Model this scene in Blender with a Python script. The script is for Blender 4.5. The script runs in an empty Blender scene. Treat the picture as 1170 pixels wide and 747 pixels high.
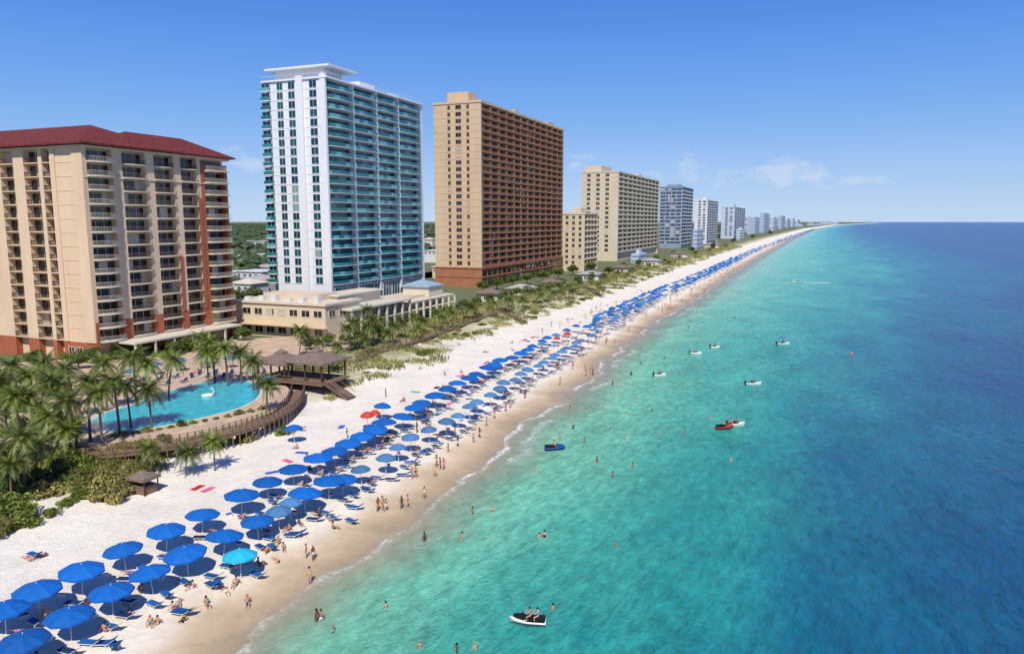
import bpy, math, random
from mathutils import Vector, noise as mnoise
R = random.Random(11)
C = bpy.context.scene.collection
PI = math.pi
# ------------------------------------------------------------ camera model
F, H, PW, PH, HY = 850.0, 34.0, 1170.0, 747.0, 253.0
pit = math.atan((PH/2-HY)/F); yaw = math.atan((940-PW/2)/F*math.cos(pit))
cp, sp, ca, sa = math.cos(pit), math.sin(pit), math.cos(yaw), math.sin(yaw)
def G(px, py, z=0.0):
    u = (px-PW/2)/F; v = (py-PH/2)/F
    y = cp-v*sp; dz = -sp-v*cp
    t = (z-H)/dz
    return ((u*ca-y*sa)*t, (u*sa+y*ca)*t)
def proj(x, y, z):
    z -= H
    xr = x*ca+y*sa; yr = -x*sa+y*ca
    d = yr*cp-z*sp
    return PW/2+F*xr/d, PH/2-F*(yr*sp+z*cp)/d
def zat(x, y, py):
    yr = -x*sa+y*ca; t = (PH/2-py)/F
    return H+yr*(t*cp-sp)/(cp+t*sp)
def solveY(X, px, z=H):
    lo, hi = (abs(X)*0.1 if X < 0 else 1), 60000
    for _ in range(70):
        m = (lo+hi)/2
        if proj(X, m, z)[0] < px: lo = m
        else: hi = m
    return lo
def solveX(Y, px, z=H):
    lo, hi = -Y*1.9-50, Y*3
    for _ in range(70):
        m = (lo+hi)/2
        if proj(m, Y, z)[0] < px: lo = m
        else: hi = m
    return lo
def interp(pts, y):
    if y <= pts[0][1]: return pts[0][0]
    for a_, b_ in zip(pts, pts[1:]):
        if y <= b_[1]:
            t = (y-a_[1])/(b_[1]-a_[1]); 
            return a_[0]+(b_[0]-a_[0])*t
    return pts[-1][0]
shore_px = [(262,745),(345,680),(398,645),(436,616),(474,590),(508,567),(545,536),(576,503),(604,478),(643,457),(678,430),(690,411),(728,385),(748,368),(792,344),(830,317),(870,292),(905,273),(930,262),(958,257),(1005,255)]
SH = [G(a_, b_) for a_, b_ in shore_px]
def shore(y):
    s = 0
    for k in (-2, -1, 0, 1, 2): s += interp(SH, y+k*2.5)
    s /= 5
    if y < 900: s += 0.7*math.sin(y*0.21)+0.45*math.sin(y*0.63+1)
    return s
def sm(a_, b_, x):
    t = max(0, min(1, (x-a_)/(b_-a_))); return t*t*(3-2*t)
def terr(x, y):
    s = shore(y)-x
    if s < 0: return max(-3, 0.05*s)
    z = 0.07*min(s, 14)+0.02*max(0, min(s-14, 22))
    z += 1.1*sm(34, 54, s)
    if 32 < s < 66: z += 0.6*sm(32, 40, s)*(1-sm(58, 66, s))*(mnoise.noise(Vector((x*.12, y*.12, 0)))+.3)
    return z
def GT(px, py, dz=0):
    z = 1.0
    for _ in range(8):
        x, y = G(px, py, z+dz); z = terr(x, y)
    return x, y, z
# ------------------------------------------------------------ materials
def nt(m): return m.node_tree.nodes, m.node_tree.links
def mat(name, col, rough=.8, var=.12, scale=1.0, bump=0.0, bscale=None, metal=0, spec=.3, rnd=0.0, transl=0.0, col2=None, streak=None):
    m = bpy.data.materials.new(name); m.use_nodes = True
    n, l = nt(m); b = n['Principled BSDF']
    b.inputs['Roughness'].default_value = rough; b.inputs['Metallic'].default_value = metal
    b.inputs['Specular IOR Level'].default_value = spec
    tc = n.new('ShaderNodeTexCoord')
    mp = n.new('ShaderNodeMapping'); l.new(tc.outputs['Object'], mp.inputs[0])
    if streak: mp.inputs['Scale'].default_value = streak
    no = n.new('ShaderNodeTexNoise'); no.inputs['Scale'].default_value = scale; no.inputs['Detail'].default_value = 6
    no.inputs['Roughness'].default_value = .65
    l.new(mp.outputs[0], no.inputs['Vector'])
    mr = n.new('ShaderNodeMapRange'); mr.inputs[1].default_value = .3; mr.inputs[2].default_value = .7
    l.new(no.outputs[0], mr.inputs[0])
    mx = n.new('ShaderNodeMix'); mx.data_type = 'RGBA'
    c1 = [max(0, c*(1-var)) for c in col]; c2 = [min(1, c*(1+var)) for c in (col2 or col)]
    mx.inputs[6].default_value = (*c1, 1); mx.inputs[7].default_value = (*c2, 1)
    l.new(mr.outputs[0], mx.inputs[0])
    out = mx.outputs[2]
    if rnd:
        oi = n.new('ShaderNodeObjectInfo'); mr2 = n.new('ShaderNodeMapRange')
        mr2.inputs[3].default_value = 1-rnd; mr2.inputs[4].default_value = 1+rnd
        l.new(oi.outputs['Random'], mr2.inputs[0])
        hs = n.new('ShaderNodeHueSaturation'); l.new(out, hs.inputs['Color']); l.new(mr2.outputs[0], hs.inputs['Value'])
        out = hs.outputs[0]
    l.new(out, b.inputs['Base Color'])
    if bump:
        nb = n.new('ShaderNodeTexNoise'); nb.inputs['Scale'].default_value = bscale or scale*4; nb.inputs['Detail'].default_value = 5
        l.new(tc.outputs['Object'], nb.inputs['Vector'])
        bu = n.new('ShaderNodeBump'); bu.inputs['Strength'].default_value = bump; bu.inputs['Distance'].default_value = .3
        l.new(nb.outputs[0], bu.inputs['Height']); l.new(bu.outputs[0], b.inputs['Normal'])
    if transl:
        tr = n.new('ShaderNodeBsdfTranslucent'); l.new(out, tr.inputs[0])
        ms = n.new('ShaderNodeMixShader'); ms.inputs[0].default_value = transl
        l.new(b.outputs[0], ms.inputs[1]); l.new(tr.outputs[0], ms.inputs[2])
        l.new(ms.outputs[0], n['Material Output'].inputs[0])
    return m
def glass(name, ca_, cb_, rough=.06, cur=(.45, .42, .36), curp=.15, spec=.6):
    m = bpy.data.materials.new(name); m.use_nodes = True
    n, l = nt(m); b = n['Principled BSDF']
    b.inputs['Roughness'].default_value = rough; b.inputs['Specular IOR Level'].default_value = spec
    oi = n.new('ShaderNodeObjectInfo'); rp = n.new('ShaderNodeValToRGB'); rp.color_ramp.interpolation = 'CONSTANT'
    e = rp.color_ramp.elements; e[0].position = 0; e[0].color = (*ca_, 1); e[1].position = .45; e[1].color = (*cb_, 1)
    x = e.new(.75); x.color = (*[(p+q)/2 for p, q in zip(ca_, cb_)], 1)
    x = e.new(1-curp); x.color = (*cur, 1)
    tc = n.new('ShaderNodeTexCoord'); wn = n.new('ShaderNodeTexWhiteNoise'); wn.noise_dimensions = '3D'
    sn = n.new('ShaderNodeVectorMath'); sn.operation = 'SNAP'; sn.inputs[1].default_value = (2.2, 2.2, 3.1)
    l.new(tc.outputs['Object'], sn.inputs[0]); l.new(sn.outputs[0], wn.inputs['Vector'])
    ad = n.new('ShaderNodeMath'); ad.operation = 'ADD'; l.new(oi.outputs['Random'], ad.inputs[0]); l.new(wn.outputs['Value'], ad.inputs[1])
    fr = n.new('ShaderNodeMath'); fr.operation = 'FRACT'; l.new(ad.outputs[0], fr.inputs[0])
    l.new(fr.outputs[0], rp.inputs[0]); l.new(rp.outputs[0], b.inputs['Base Color'])
    return m
M = {}
M['beige'] = mat('beige_stucco', (.66, .50, .34), .85, .10, .15, .1, 6, streak=(1, 1, .25))
M['brick'] = mat('red_stucco', (.37, .11, .055), .85, .14, .2, .1, 6)
M['rooftile'] = mat('red_roof_tile', (.14, .026, .020), .85, .35, 1.2, .5, 3)
M['white'] = mat('white_paint', (.70, .71, .74), .6, .06, .12, streak=(1, 1, .2))
M['offwhite'] = mat('cream_paint', (.60, .54, .43), .7, .08, .15, streak=(1, 1, .2))
M['cream'] = mat('cream_wall', (.58, .49, .36), .8, .08, .12, streak=(1, 1, .2))
M['tan'] = mat('tan_stucco', (.57, .42, .27), .85, .09, .12, .1, 4, streak=(1, 1, .2))
M['tandark'] = mat('brown_slab', (.40, .22, .125), .85, .1, .3)
M['railbrown'] = mat('rail_brown', (.26, .11, .065), .7, .1, .5)
M['rustbase'] = mat('rust_orange_base', (.34, .14, .07), .85, .15, .3)
M['pale'] = mat('pale_concrete', (.60, .61, .63), .7, .06, .12, streak=(1, 1, .2))
M['hazy'] = mat('haze_tinted_concrete', (.44, .51, .61), .8, .08, .02)  # aerial haze of the distance painted into the concrete colour
M['hazyband'] = mat('haze_tinted_window_band', (.24, .31, .42), .6, .1, .1)  # window bands with the same distance haze mixed into their colour
M['bluewall'] = mat('blue_grey_curtain_wall', (.22, .28, .36), .4, .2, .25, spec=.5)
M['grey'] = mat('grey_concrete', (.36, .35, .34), .85, .15, .2)
M['darkmetal'] = mat('dark_metal', (.07, .06, .05), .5, .1, 2)
M['railgrey'] = mat('bronze_railing', (.22, .17, .13), .5, .1, 2)
M['g_dark'] = glass('dark_glazing', (.010, .012, .014), (.03, .035, .04), curp=.1)
M['g_teal'] = glass('teal_glazing', (.004, .06, .075), (.012, .12, .14), cur=(.16, .30, .31), curp=.14)
M['g_deep'] = glass('deep_teal_glazing', (.004, .045, .065), (.010, .08, .10), cur=(.2, .3, .3), curp=.1)
M['g_rail'] = glass('teal_rail_glass', (.014, .13, .15), (.03, .19, .20), .08, cur=(.12, .36, .38), curp=.25, spec=.8)
M['g_blue'] = glass('blue_glazing', (.02, .045, .08), (.04, .08, .13))
M['wood'] = mat('weathered_wood', (.19, .12, .08), .8, .3, 2, .3, 8, streak=(1, 6, 1))
M['wooddark'] = mat('dark_wood', (.07, .04, .028), .8, .3, 2)
M['shingle'] = mat('brown_shingle', (.19, .14, .115), .85, .3, 2, .4, 5)
M['blueroof'] = mat('blue_metal_roof', (.26, .36, .48), .4, .08, .5)
M['paving'] = mat('deck_paving', (.50, .37, .26), .8, .25, .5, .1, 5)
M['asphalt'] = mat('asphalt', (.05, .05, .052), .9, .2, .6)
M['trunk'] = mat('palm_trunk', (.17, .13, .095), .9, .3, 3, .6, 10, streak=(1, 1, 4))
M['frond'] = mat('palm_frond', (.04, .09, .014), .45, .5, .8, spec=.5, rnd=.35, transl=.25, col2=(.17, .21, .035))
M['leaf'] = mat('shrub_leaf', (.05, .10, .014), .6, .5, 1.0, rnd=.4, transl=.25, col2=(.20, .24, .04))
M['leaf2'] = mat('dry_shrub_leaf', (.16, .16, .035), .7, .4, 1.0, rnd=.3, transl=.25, col2=(.36, .31, .10))
M['leafdark'] = mat('tree_leaf', (.03, .065, .012), .6, .5, .5, rnd=.3, transl=.15, col2=(.10, .14, .025))
M['grass'] = mat('dune_grass', (.13, .16, .04), .8, .4, .12, transl=.2, col2=(.36, .33, .12))
M['wood_far'] = mat('woodland_leaf', (.022, .05, .018), .9, .6, .15, col2=(.06, .09, .04))
M['blue'] = mat('royal_blue_canvas', (.006, .105, .39), .6, .10, 1, rnd=.2)
M['steel'] = mat('faded_blue_canvas', (.06, .17, .34), .65, .1, 1, rnd=.2)
M['turq'] = mat('turquoise_canvas', (.02, .42, .62), .6, .1, 1)
M['red'] = mat('red_canvas', (.48, .05, .035), .6, .1, 1, rnd=.1)
M['pole'] = mat('white_pole', (.7, .7, .68), .4, .05, 3)
M['chairblue'] = mat('blue_sling', (.012, .09, .30), .6, .1, 3, rnd=.3)
M['chairnavy'] = mat('navy_sling', (.012, .035, .11), .6, .1, 3, rnd=.3)
M['plasticwhite'] = mat('white_gelcoat', (.72, .72, .71), .25, .04, 1, spec=.5)
M['plasticblue'] = mat('blue_gelcoat', (.01, .07, .3), .25, .04, 1, spec=.5)
M['black'] = mat('black_vinyl', (.012, .012, .014), .5, .1, 2)
M['orange'] = mat('orange_plastic', (.8, .14, .01), .4, .05, 1)
M['foam'] = mat('foam', (.8, .84, .84), .8, .15, 1, .3, 3)
for i, c in enumerate([(.44, .24, .15), (.34, .17, .10), (.52, .31, .21), (.14, .07, .04)]): M['skin%d' % i] = mat('skin', c, .55, .08, 4)
CLO = {'red': (.55, .02, .02), 'black': (.012, .012, .015), 'white': (.75, .75, .75), 'blue': (.02, .12, .5), 'orange': (.75, .18, .02), 'teal': (.02, .35, .35), 'pink': (.7, .12, .25), 'yellow': (.75, .5, .05)}
for k, c in CLO.items(): M['c_'+k] = mat(k+'_cloth', c, .8, .1, 4)
M['hair_d'] = mat('dark_hair', (.02, .012, .008), .7, .2, 10)
M['hair_b'] = mat('blond_hair', (.35, .22, .09), .7, .2, 10)
def attrmat_ground():
    m = bpy.data.materials.new('beach_ground'); m.use_nodes = True; n, l = nt(m); b = n['Principled BSDF']
    at = n.new('ShaderNodeAttribute'); at.attribute_name = 's'
    tc = n.new('ShaderNodeTexCoord')
    def noise(sc, det=6, vec=None, ro=.6):
        x = n.new('ShaderNodeTexNoise'); x.inputs['Scale'].default_value = sc; x.inputs['Detail'].default_value = det; x.inputs['Roughness'].default_value = ro
        l.new(vec or tc.outputs['Object'], x.inputs['Vector']); return x.outputs[0]
    def math_(op, a_, b_=None, c=None):
        x = n.new('ShaderNodeMath'); x.operation = op
        for i, v in enumerate((a_, b_, c)):
            if v is None: continue
            if isinstance(v, (int, float)): x.inputs[i].default_value = v
            else: l.new(v, x.inputs[i])
        return x.outputs[0]
    n1 = noise(.12, 5); n2 = noise(1.3, 8, ro=.7); n3 = noise(.22, 6)
    amp = n.new('ShaderNodeMapRange'); l.new(at.outputs['Fac'], amp.inputs[0]); amp.inputs[1].default_value = 10; amp.inputs[2].default_value = 50; amp.inputs[3].default_value = 7; amp.inputs[4].default_value = 34
    sj = math_('ADD', at.outputs['Fac'], math_('MULTIPLY', math_('SUBTRACT', n1, .5), amp.outputs[0]))
    rp = n.new('ShaderNodeValToRGB'); l.new(math_('DIVIDE', math_('ADD', sj, 10), 80), rp.inputs[0])
    e = rp.color_ramp.elements
    stops = [(-10, (.26, .27, .19)), (-.5, (.38, .29, .17)), (2.2, (.48, .36, .21)), (4.8, (.60, .47, .31)), (8.2, (.80, .72, .59)), (38, (.84, .78, .67)), (45, (.56, .50, .34)), (54, (.27, .27, .12)), (66, (.13, .15, .06))]
    e[0].position = 0; e[0].color = (*stops[0][1], 1); e[1].position = 1; e[1].color = (*stops[-1][1], 1)
    for s, c in stops[1:-1]:
        x = e.new((s+10)/80); x.color = (*c, 1)
    mr = n.new('ShaderNodeMapRange'); l.new(n2, mr.inputs[0]); mr.inputs[1].default_value = .3; mr.inputs[2].default_value = .7; mr.inputs[3].default_value = .87; mr.inputs[4].default_value = 1.07
    mr3 = n.new('ShaderNodeMapRange'); l.new(n3, mr3.inputs[0]); mr3.inputs[1].default_value = .35; mr3.inputs[2].default_value = .65; mr3.inputs[3].default_value = .92; mr3.inputs[4].default_value = 1.05
    hs = n.new('ShaderNodeHueSaturation'); l.new(rp.outputs[0], hs.inputs['Color']); l.new(math_('MULTIPLY', mr.outputs[0], mr3.outputs[0]), hs.inputs['Value'])
    l.new(hs.outputs[0], b.inputs['Base Color'])
    r2 = n.new('ShaderNodeMapRange'); l.new(sj, r2.inputs[0]); r2.inputs[1].default_value = 1; r2.inputs[2].default_value = 5; r2.inputs[3].default_value = .35; r2.inputs[4].default_value = .95
    l.new(r2.outputs[0], b.inputs['Roughness'])
    bu = n.new('ShaderNodeBump'); bu.inputs['Distance'].default_value = .3
    bs = n.new('ShaderNodeMapRange'); l.new(at.outputs['Fac'], bs.inputs[0]); bs.inputs[1].default_value = 5; bs.inputs[2].default_value = 12; bs.inputs[3].default_value = .05; bs.inputs[4].default_value = .62
    l.new(bs.outputs[0], bu.inputs['Strength']); l.new(math_('ADD', noise(1.6, 6, ro=.7), noise(5, 3)), bu.inputs['Height']); l.new(bu.outputs[0], b.inputs['Normal'])
    return m
def sea_mat():
    m = bpy.data.materials.new('sea_water'); m.use_nodes = True; n, l = nt(m); b = n['Principled BSDF']
    at = n.new('ShaderNodeAttribute'); at.attribute_name = 'd'
    ae = n.new('ShaderNodeAttribute'); ae.attribute_name = 'deep'
    tc = n.new('ShaderNodeTexCoord')
    def mapn(scale, rot=0):
        mp = n.new('ShaderNodeMapping'); l.new(tc.outputs['Object'], mp.inputs[0]); mp.inputs['Scale'].default_value = scale; mp.inputs['Rotation'].default_value = (0, 0, rot); return mp.outputs[0]
    def noise(sc, det, vec, ro=.6):
        x = n.new('ShaderNodeTexNoise'); x.inputs['Scale'].default_value = sc; x.inputs['Detail'].default_value = det; x.inputs['Roughness'].default_value = ro
        l.new(vec, x.inputs['Vector']); return x.outputs[0]
    def math_(op, a_, b_=None, clamp=False):
        x = n.new('ShaderNodeMath'); x.operation = op; x.use_clamp = clamp
        for i, v in enumerate((a_, b_)):
            if v is None: continue
            if isinstance(v, (int, float)): x.inputs[i].default_value = v
            else: l.new(v, x.inputs[i])
        return x.outputs[0]
    def mr(v, a_, b_, c=0, d=1, smooth=False):
        x = n.new('ShaderNodeMapRange'); l.new(v, x.inputs[0])
        for i, q in enumerate((a_, b_, c, d)): x.inputs[i+1].default_value = q
        if smooth: x.interpolation_type = 'SMOOTHSTEP'
        return x.outputs[0]
    big = noise(.025, 5, mapn((1.6, .5, 1)), .6)
    fine = noise(.28, 5, mapn((1.7, .8, 1), .4), .65)
    amp = mr(ae.outputs['Fac'], 0, 30, 0, 42)
    dj = math_('ADD', ae.outputs['Fac'], math_('MULTIPLY', math_('SUBTRACT', big, .5), amp))
    dj = math_('ADD', dj, math_('MULTIPLY', math_('SUBTRACT', fine, .5), mr(ae.outputs['Fac'], 0, 20, 0, 11)))
    rp = n.new('ShaderNodeValToRGB'); l.new(math_('DIVIDE', dj, 140), rp.inputs[0]); e = rp.color_ramp.elements
    stops = [(0, (.48, .50, .34)), (2.5, (.32, .54, .37)), (8, (.175, .51, .345)), (18, (.070, .41, .305)), (29, (.020, .285, .265)), (42, (.004, .140, .215)), (60, (.0015, .068, .178)), (140, (.0010, .042, .165))]
    e[0].position = 0; e[0].color = (*stops[0][1], 1); e[1].position = 1; e[1].color = (*stops[-1][1], 1)
    for s, c in stops[1:-1]:
        x = e.new(s/140); x.color = (*c, 1)
    wv = noise(.9, 6, mapn((1.0, .45, 1), .5), .7)  # light and dark of ripples, painted into the water colour as brightness noise
    wv2 = noise(.11, 5, mapn((1.0, .5, 1), .3), .65)
    hs = n.new('ShaderNodeHueSaturation'); l.new(rp.outputs[0], hs.inputs['Color']); l.new(math_('MULTIPLY', mr(wv, .3, .7, .70, 1.32), mr(wv2, .35, .65, .86, 1.14)), hs.inputs['Value'])
    # foam
    fn = noise(.22, 6, mapn((1, 1, 1)), .7); fn2 = noise(1.5, 6, mapn((1, 1, 1)), .75)
    fd = math_('ADD', at.outputs['Fac'], math_('MULTIPLY', math_('SUBTRACT', fn, .5), 5.0))
    br = noise(.06, 3, mapn((1, 1, 1)), .5)
    f1 = math_('MULTIPLY', mr(fd, -.4, .1, 0, 1), mr(fd, .4, 1.6, 1, 0))
    f1 = math_('MULTIPLY', math_('MULTIPLY', f1, mr(fn2, .38, .56, .15, 1)), mr(br, .40, .56, .30, 1))
    f2 = math_('MULTIPLY', mr(fd, 3.0, 3.6, 0, 1), mr(fd, 3.7, 5.2, 1, 0))
    f2 = math_('MULTIPLY', math_('MULTIPLY', f2, mr(br, .50, .57, 0, .95)), mr(fn2, .40, .58, 0, 1))
    ff = math_('MAXIMUM', f1, f2)
    wc = mr(noise(.7, 4, mapn((.8, .5, 1), .2), .8), .74, .80, 0, .3)
    ff = math_('MAXIMUM', ff, wc, True)
    mx = n.new('ShaderNodeMix'); mx.data_type = 'RGBA'; l.new(ff, mx.inputs[0]); l.new(hs.outputs[0], mx.inputs[6]); mx.inputs[7].default_value = (.8, .84, .82, 1)
    l.new(mx.outputs[2], b.inputs['Base Color'])
    l.new(mr(ff, 0, 1, .2, .8), b.inputs['Roughness']); b.inputs['IOR'].default_value = 1.33; b.inputs['Specular IOR Level'].default_value = .2
    h = math_('ADD', math_('MULTIPLY', noise(.16, 3, mapn((1.2, .5, 1), .35)), 2.4), math_('ADD', math_('MULTIPLY', noise(.6, 6, mapn((1.2, .55, 1), .35), .7), 1.3), math_('MULTIPLY', noise(2.6, 4, mapn((1, .7, 1), -.3), .6), .3)))
    bu = n.new('ShaderNodeBump'); bu.inputs['Distance'].default_value = .65; l.new(h, bu.inputs['Height']); l.new(mr(at.outputs['Fac'], 0, 12, .25, .9), bu.inputs['Strength'])
    l.new(bu.outputs[0], b.inputs['Normal'])
    tr = n.new('ShaderNodeBsdfTransparent'); ms = n.new('ShaderNodeMixShader')
    al = math_('MAXIMUM', mr(math_('ADD', at.outputs['Fac'], math_('MULTIPLY', math_('SUBTRACT', fn, .5), 6)), -.5, 9, .12, 1), ff, True)
    l.new(al, ms.inputs[0]); l.new(tr.outputs[0], ms.inputs[1]); l.new(b.outputs[0], ms.inputs[2]); l.new(ms.outputs[0], n['Material Output'].inputs[0])
    return m
def pool_mat():
    return mat('pool_water', (.02, .38, .50), .08, .15, .6, .25, 1.5, spec=.4, col2=(.04, .50, .58))
# ------------------------------------------------------------ mesh helpers
class MB:
    def __init__(s): s.v = []; s.f = []; s.m = []
    def box(s, x0, x1, y0, y1, z0, z1, mi=0):
        b = len(s.v)
        s.v += [(x0,y0,z0),(x1,y0,z0),(x1,y1,z0),(x0,y1,z0),(x0,y0,z1),(x1,y0,z1),(x1,y1,z1),(x0,y1,z1)]
        for q in ((0,3,2,1),(4,5,6,7),(0,1,5,4),(1,2,6,5),(2,3,7,6),(3,0,4,7)): s.f.append(tuple(b+i for i in q)); s.m.append(mi)
        return s
    def fbox(s, face, u0, u1, o0, o1, z0, z1, mi=0):
        if face == 'S': return s.box(o0, o1, u0, u1, z0, z1, mi)
        return s.box(-u1, -u0, -o1, -o0, z0, z1, mi)
    def prism(s, pts, z0, z1, mi=0):
        b = len(s.v); n = len(pts)
        s.v += [(x, y, z0) for x, y in pts]+[(x, y, z1) for x, y in pts]
        s.f.append(tuple(b+i for i in range(n-1, -1, -1))); s.f.append(tuple(b+n+i for i in range(n))); s.m += [mi, mi]
        for i in range(n):
            j = (i+1) % n; s.f.append((b+i, b+j, b+n+j, b+n+i)); s.m.append(mi)
        return s
    def face(s, pts, mi=0):
        b = len(s.v); s.v += pts; s.f.append(tuple(range(b, b+len(pts)))); s.m.append(mi); return s
    def tube(s, path, rads, n=8, mi=0, cap=True):
        b = len(s.v)
        for i, p in enumerate(path):
            p = Vector(p); a_ = Vector(path[max(0, i-1)]); c = Vector(path[min(len(path)-1, i+1)])
            t = (c-a_).normalized(); x = t.cross(Vector((0.1, 1, 0.05))).normalized(); y = t.cross(x)
            r = rads[i] if isinstance(rads, (list, tuple)) else rads
            for k in range(n):
                w = 2*PI*k/n; s.v.append(tuple(p+x*(r*math.cos(w))+y*(r*math.sin(w))))
        for i in range(len(path)-1):
            for k in range(n):
                s.f.append((b+i*n+k, b+i*n+(k+1) % n, b+(i+1)*n+(k+1) % n, b+(i+1)*n+k)); s.m.append(mi)
        if cap:
            s.f.append(tuple(b+k for k in range(n-1, -1, -1))); s.f.append(tuple(b+(len(path)-1)*n+k for k in range(n))); s.m += [mi, mi]
        return s
    def hip(s, x0, x1, y0, y1, z, h, mi=0, t=.35):
        w, l = x1-x0, y1-y0; m_ = min(w, l)/2
        s.box(x0, x1, y0, y1, z-t, z, mi)
        if w >= l: a_ = (x0+m_, (y0+y1)/2, z+h); b_ = (x1-m_, (y0+y1)/2, z+h)
        else: a_ = ((x0+x1)/2, y0+m_, z+h); b_ = ((x0+x1)/2, y1-m_, z+h)
        z += .003
        A, B, D, E = (x0,y0,z), (x1,y0,z), (x1,y1,z), (x0,y1,z)
        if w >= l:
            s.face([A, B, b_, a_], mi); s.face([B, D, b_], mi); s.face([D, E, a_, b_], mi); s.face([E, A, a_], mi)
        else:
            s.face([A, B, a_], mi); s.face([B, D, b_, a_], mi); s.face([D, E, b_], mi); s.face([E, A, a_, b_], mi)
        return s
    def mesh(s, name, mats, smooth=False):
        me = bpy.data.meshes.new(name); me.from_pydata(s.v, [], s.f)
        if not isinstance(mats, (list, tuple)): mats = [mats]
        for q in mats: me.materials.append(q)
        if len(mats) > 1: me.polygons.foreach_set('material_index', s.m)
        if smooth: me.polygons.foreach_set('use_smooth', [True]*len(me.polygons))
        me.update(); return me
def mk(name, mesh, parent=None, loc=(0, 0, 0), rz=0, sc=None, rot=None):
    o = bpy.data.objects.new(name, mesh); C.objects.link(o); o.location = loc
    o.rotation_euler = rot or (0, 0, rz)
    if sc is not None: o.scale = sc if isinstance(sc, (tuple, list)) else (sc, sc, sc)
    if parent: o.parent = parent
    return o
def part(name, mb, mats, parent, smooth=False, **k): return mk(name, mb.mesh(name, mats, smooth), parent, **k)
def T(o, label, cat, group=None):
    o['label'] = label; o['category'] = cat
    if group: o['group'] = group
    return o
def E(name, loc, rz=0, sc=None): return mk(name, None, None, loc, rz, sc)
ONES = ['', 'first', 'second', 'third', 'fourth', 'fifth', 'sixth', 'seventh', 'eighth', 'ninth', 'tenth', 'eleventh', 'twelfth', 'thirteenth', 'fourteenth', 'fifteenth', 'sixteenth', 'seventeenth', 'eighteenth', 'nineteenth']
def ordn(k):
    if k < 20: return ONES[k]
    if k >= 100: return 'hundred-and-'+ordn(k-100) if k > 100 else 'hundredth'
    t = ['', '', 'twent', 'thirt', 'fort', 'fift', 'sixt', 'sevent', 'eight', 'ninet'][k//10]
    return t+'ieth' if k % 10 == 0 else t+'y-'+ONES[k % 10]
# ------------------------------------------------------------ ground and sea
def ylist():
    y = -150.0; out = []
    while y < 45000:
        out.append(y); y += 2.2 if -10 < y < 420 else (8 if y <= -10 else max(2.2, (y-420)*.03+2.2))
    return out
YS = ylist(); SHY = [shore(y) for y in YS]
def grid(name, cols, fx, zf, m, attrs):
    v = []; f = []; nc = len(cols)
    A = {k: [] for k in attrs}
    for y, sh in zip(YS, SHY):
        for c in cols:
            x = fx(sh, c); v.append((x, y, zf(x, y, c)))
            for k, fn in attrs.items(): A[k].append(fn(c, y))
    for j in range(len(YS)-1):
        for i in range(nc-1):
            b = j*nc+i; f.append((b, b+1, b+nc+1, b+nc))
    me = bpy.data.meshes.new(name); me.from_pydata(v, [], f); me.materials.append(m)
    for k, d in A.items():
        a_ = me.attributes.new(k, 'FLOAT', 'POINT'); a_.data.foreach_set('value', d)
    me.polygons.foreach_set('use_smooth', [True]*len(f)); me.update()
    o = mk(name, me); o['kind'] = 'structure'; return o
cols = [-60, -30, -15, -8, -4, -2, -1, 0, 1, 2, 3.5, 5, 7, 9, 11, 14, 18, 22, 26, 30]+[32+2*i for i in range(19)]+[75, 90, 120, 160, 220, 350, 600, 1200, 2500, 5000, 12000, 30000]
grid('ground', cols[::-1], lambda sh, c: sh-c, lambda x, y, c: terr(x, y) if y < 3000 else (max(-3, .05*c) if c < 0 else min(2.5, .07*c)), attrmat_ground(), {'s': lambda c, y: float(c)})
dcols = [-14, -6, -3, -1.5, -.7, 0, .7, 1.5, 2.5, 4, 6, 9, 13, 18, 25, 34, 45, 60, 80, 110, 150, 220, 350, 600, 1200, 2500, 6000, 14000, 30000, 60000]
grid('sea', dcols, lambda sh, c: sh+c, lambda x, y, c: 0.0, sea_mat(), {'d': lambda c, y: float(c), 'deep': lambda c, y: c/(1+min(2.1, max(0, y-60)/260))})
# ------------------------------------------------------------ window / balcony meshes
def window_mesh(w, h, fm, gm, mull=1, t=.09):
    b = MB(); b.box(t, w-t, -.03, .0, t, h-t, 1)
    b.box(0, t, -.1, .05, 0, h); b.box(w-t, w, -.1, .05, 0, h); b.box(t, w-t, -.1, .05, 0, t); b.box(t, w-t, -.1, .05, h-t, h)
    for i in range(mull):
        x = w*(i+1)/(mull+1); b.box(x-t/2, x+t/2, -.09, -.031, t, h-t)
    return b.mesh('window', [fm, gm])
def arc(w, d, bulge, n=7):
    pts = [(0, 0)]
    for i in range(n+1):
        t = i/n; pts.append((w*t, -(d+bulge*math.sin(PI*t))))
    pts.append((w, 0)); return pts
def balcony_mesh(w, d, bulge, m, th=.2): return MB().prism(arc(w, d, bulge), 0, th).mesh('balcony', m)
def rail_mesh(w, d, bulge, m, kind='bars', z=.2, h=1.05):
    pts = arc(w-.1, d-.08, bulge); pts = [(x+.05, y) for x, y in pts]; b = MB()
    for (x0, y0), (x1, y1) in zip(pts, pts[1:]):
        L = math.hypot(x1-x0, y1-y0)
        if L < .01: continue
        nx, ny = -(y1-y0)/L*.02, (x1-x0)/L*.02
        def quad(z0, z1): b.prism([(x0-nx, y0-ny), (x1-nx, y1-ny), (x1+nx, y1+ny), (x0+nx, y0+ny)][::1], z0, z1)
        quad(z+h-.06, z+h)
        if kind == 'glass': quad(z+.05, z+h-.07)
        elif kind == 'solid': quad(z, z+h-.07)
        else:
            quad(z+.05, z+.1); k = max(1, int(L/.3))
            for i in range(k):
                t = (i+.5)/k; cx, cy = x0+(x1-x0)*t, y0+(y1-y0)*t; b.box(cx-.018, cx+.018, cy-.018, cy+.018, z+.1, z+h-.06)
    return b.mesh('railing', m)
def pos(face, u0, u1, out, z): return ((out, u0, z), PI/2) if face == 'S' else ((-u1, -out, z), 0)
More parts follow.
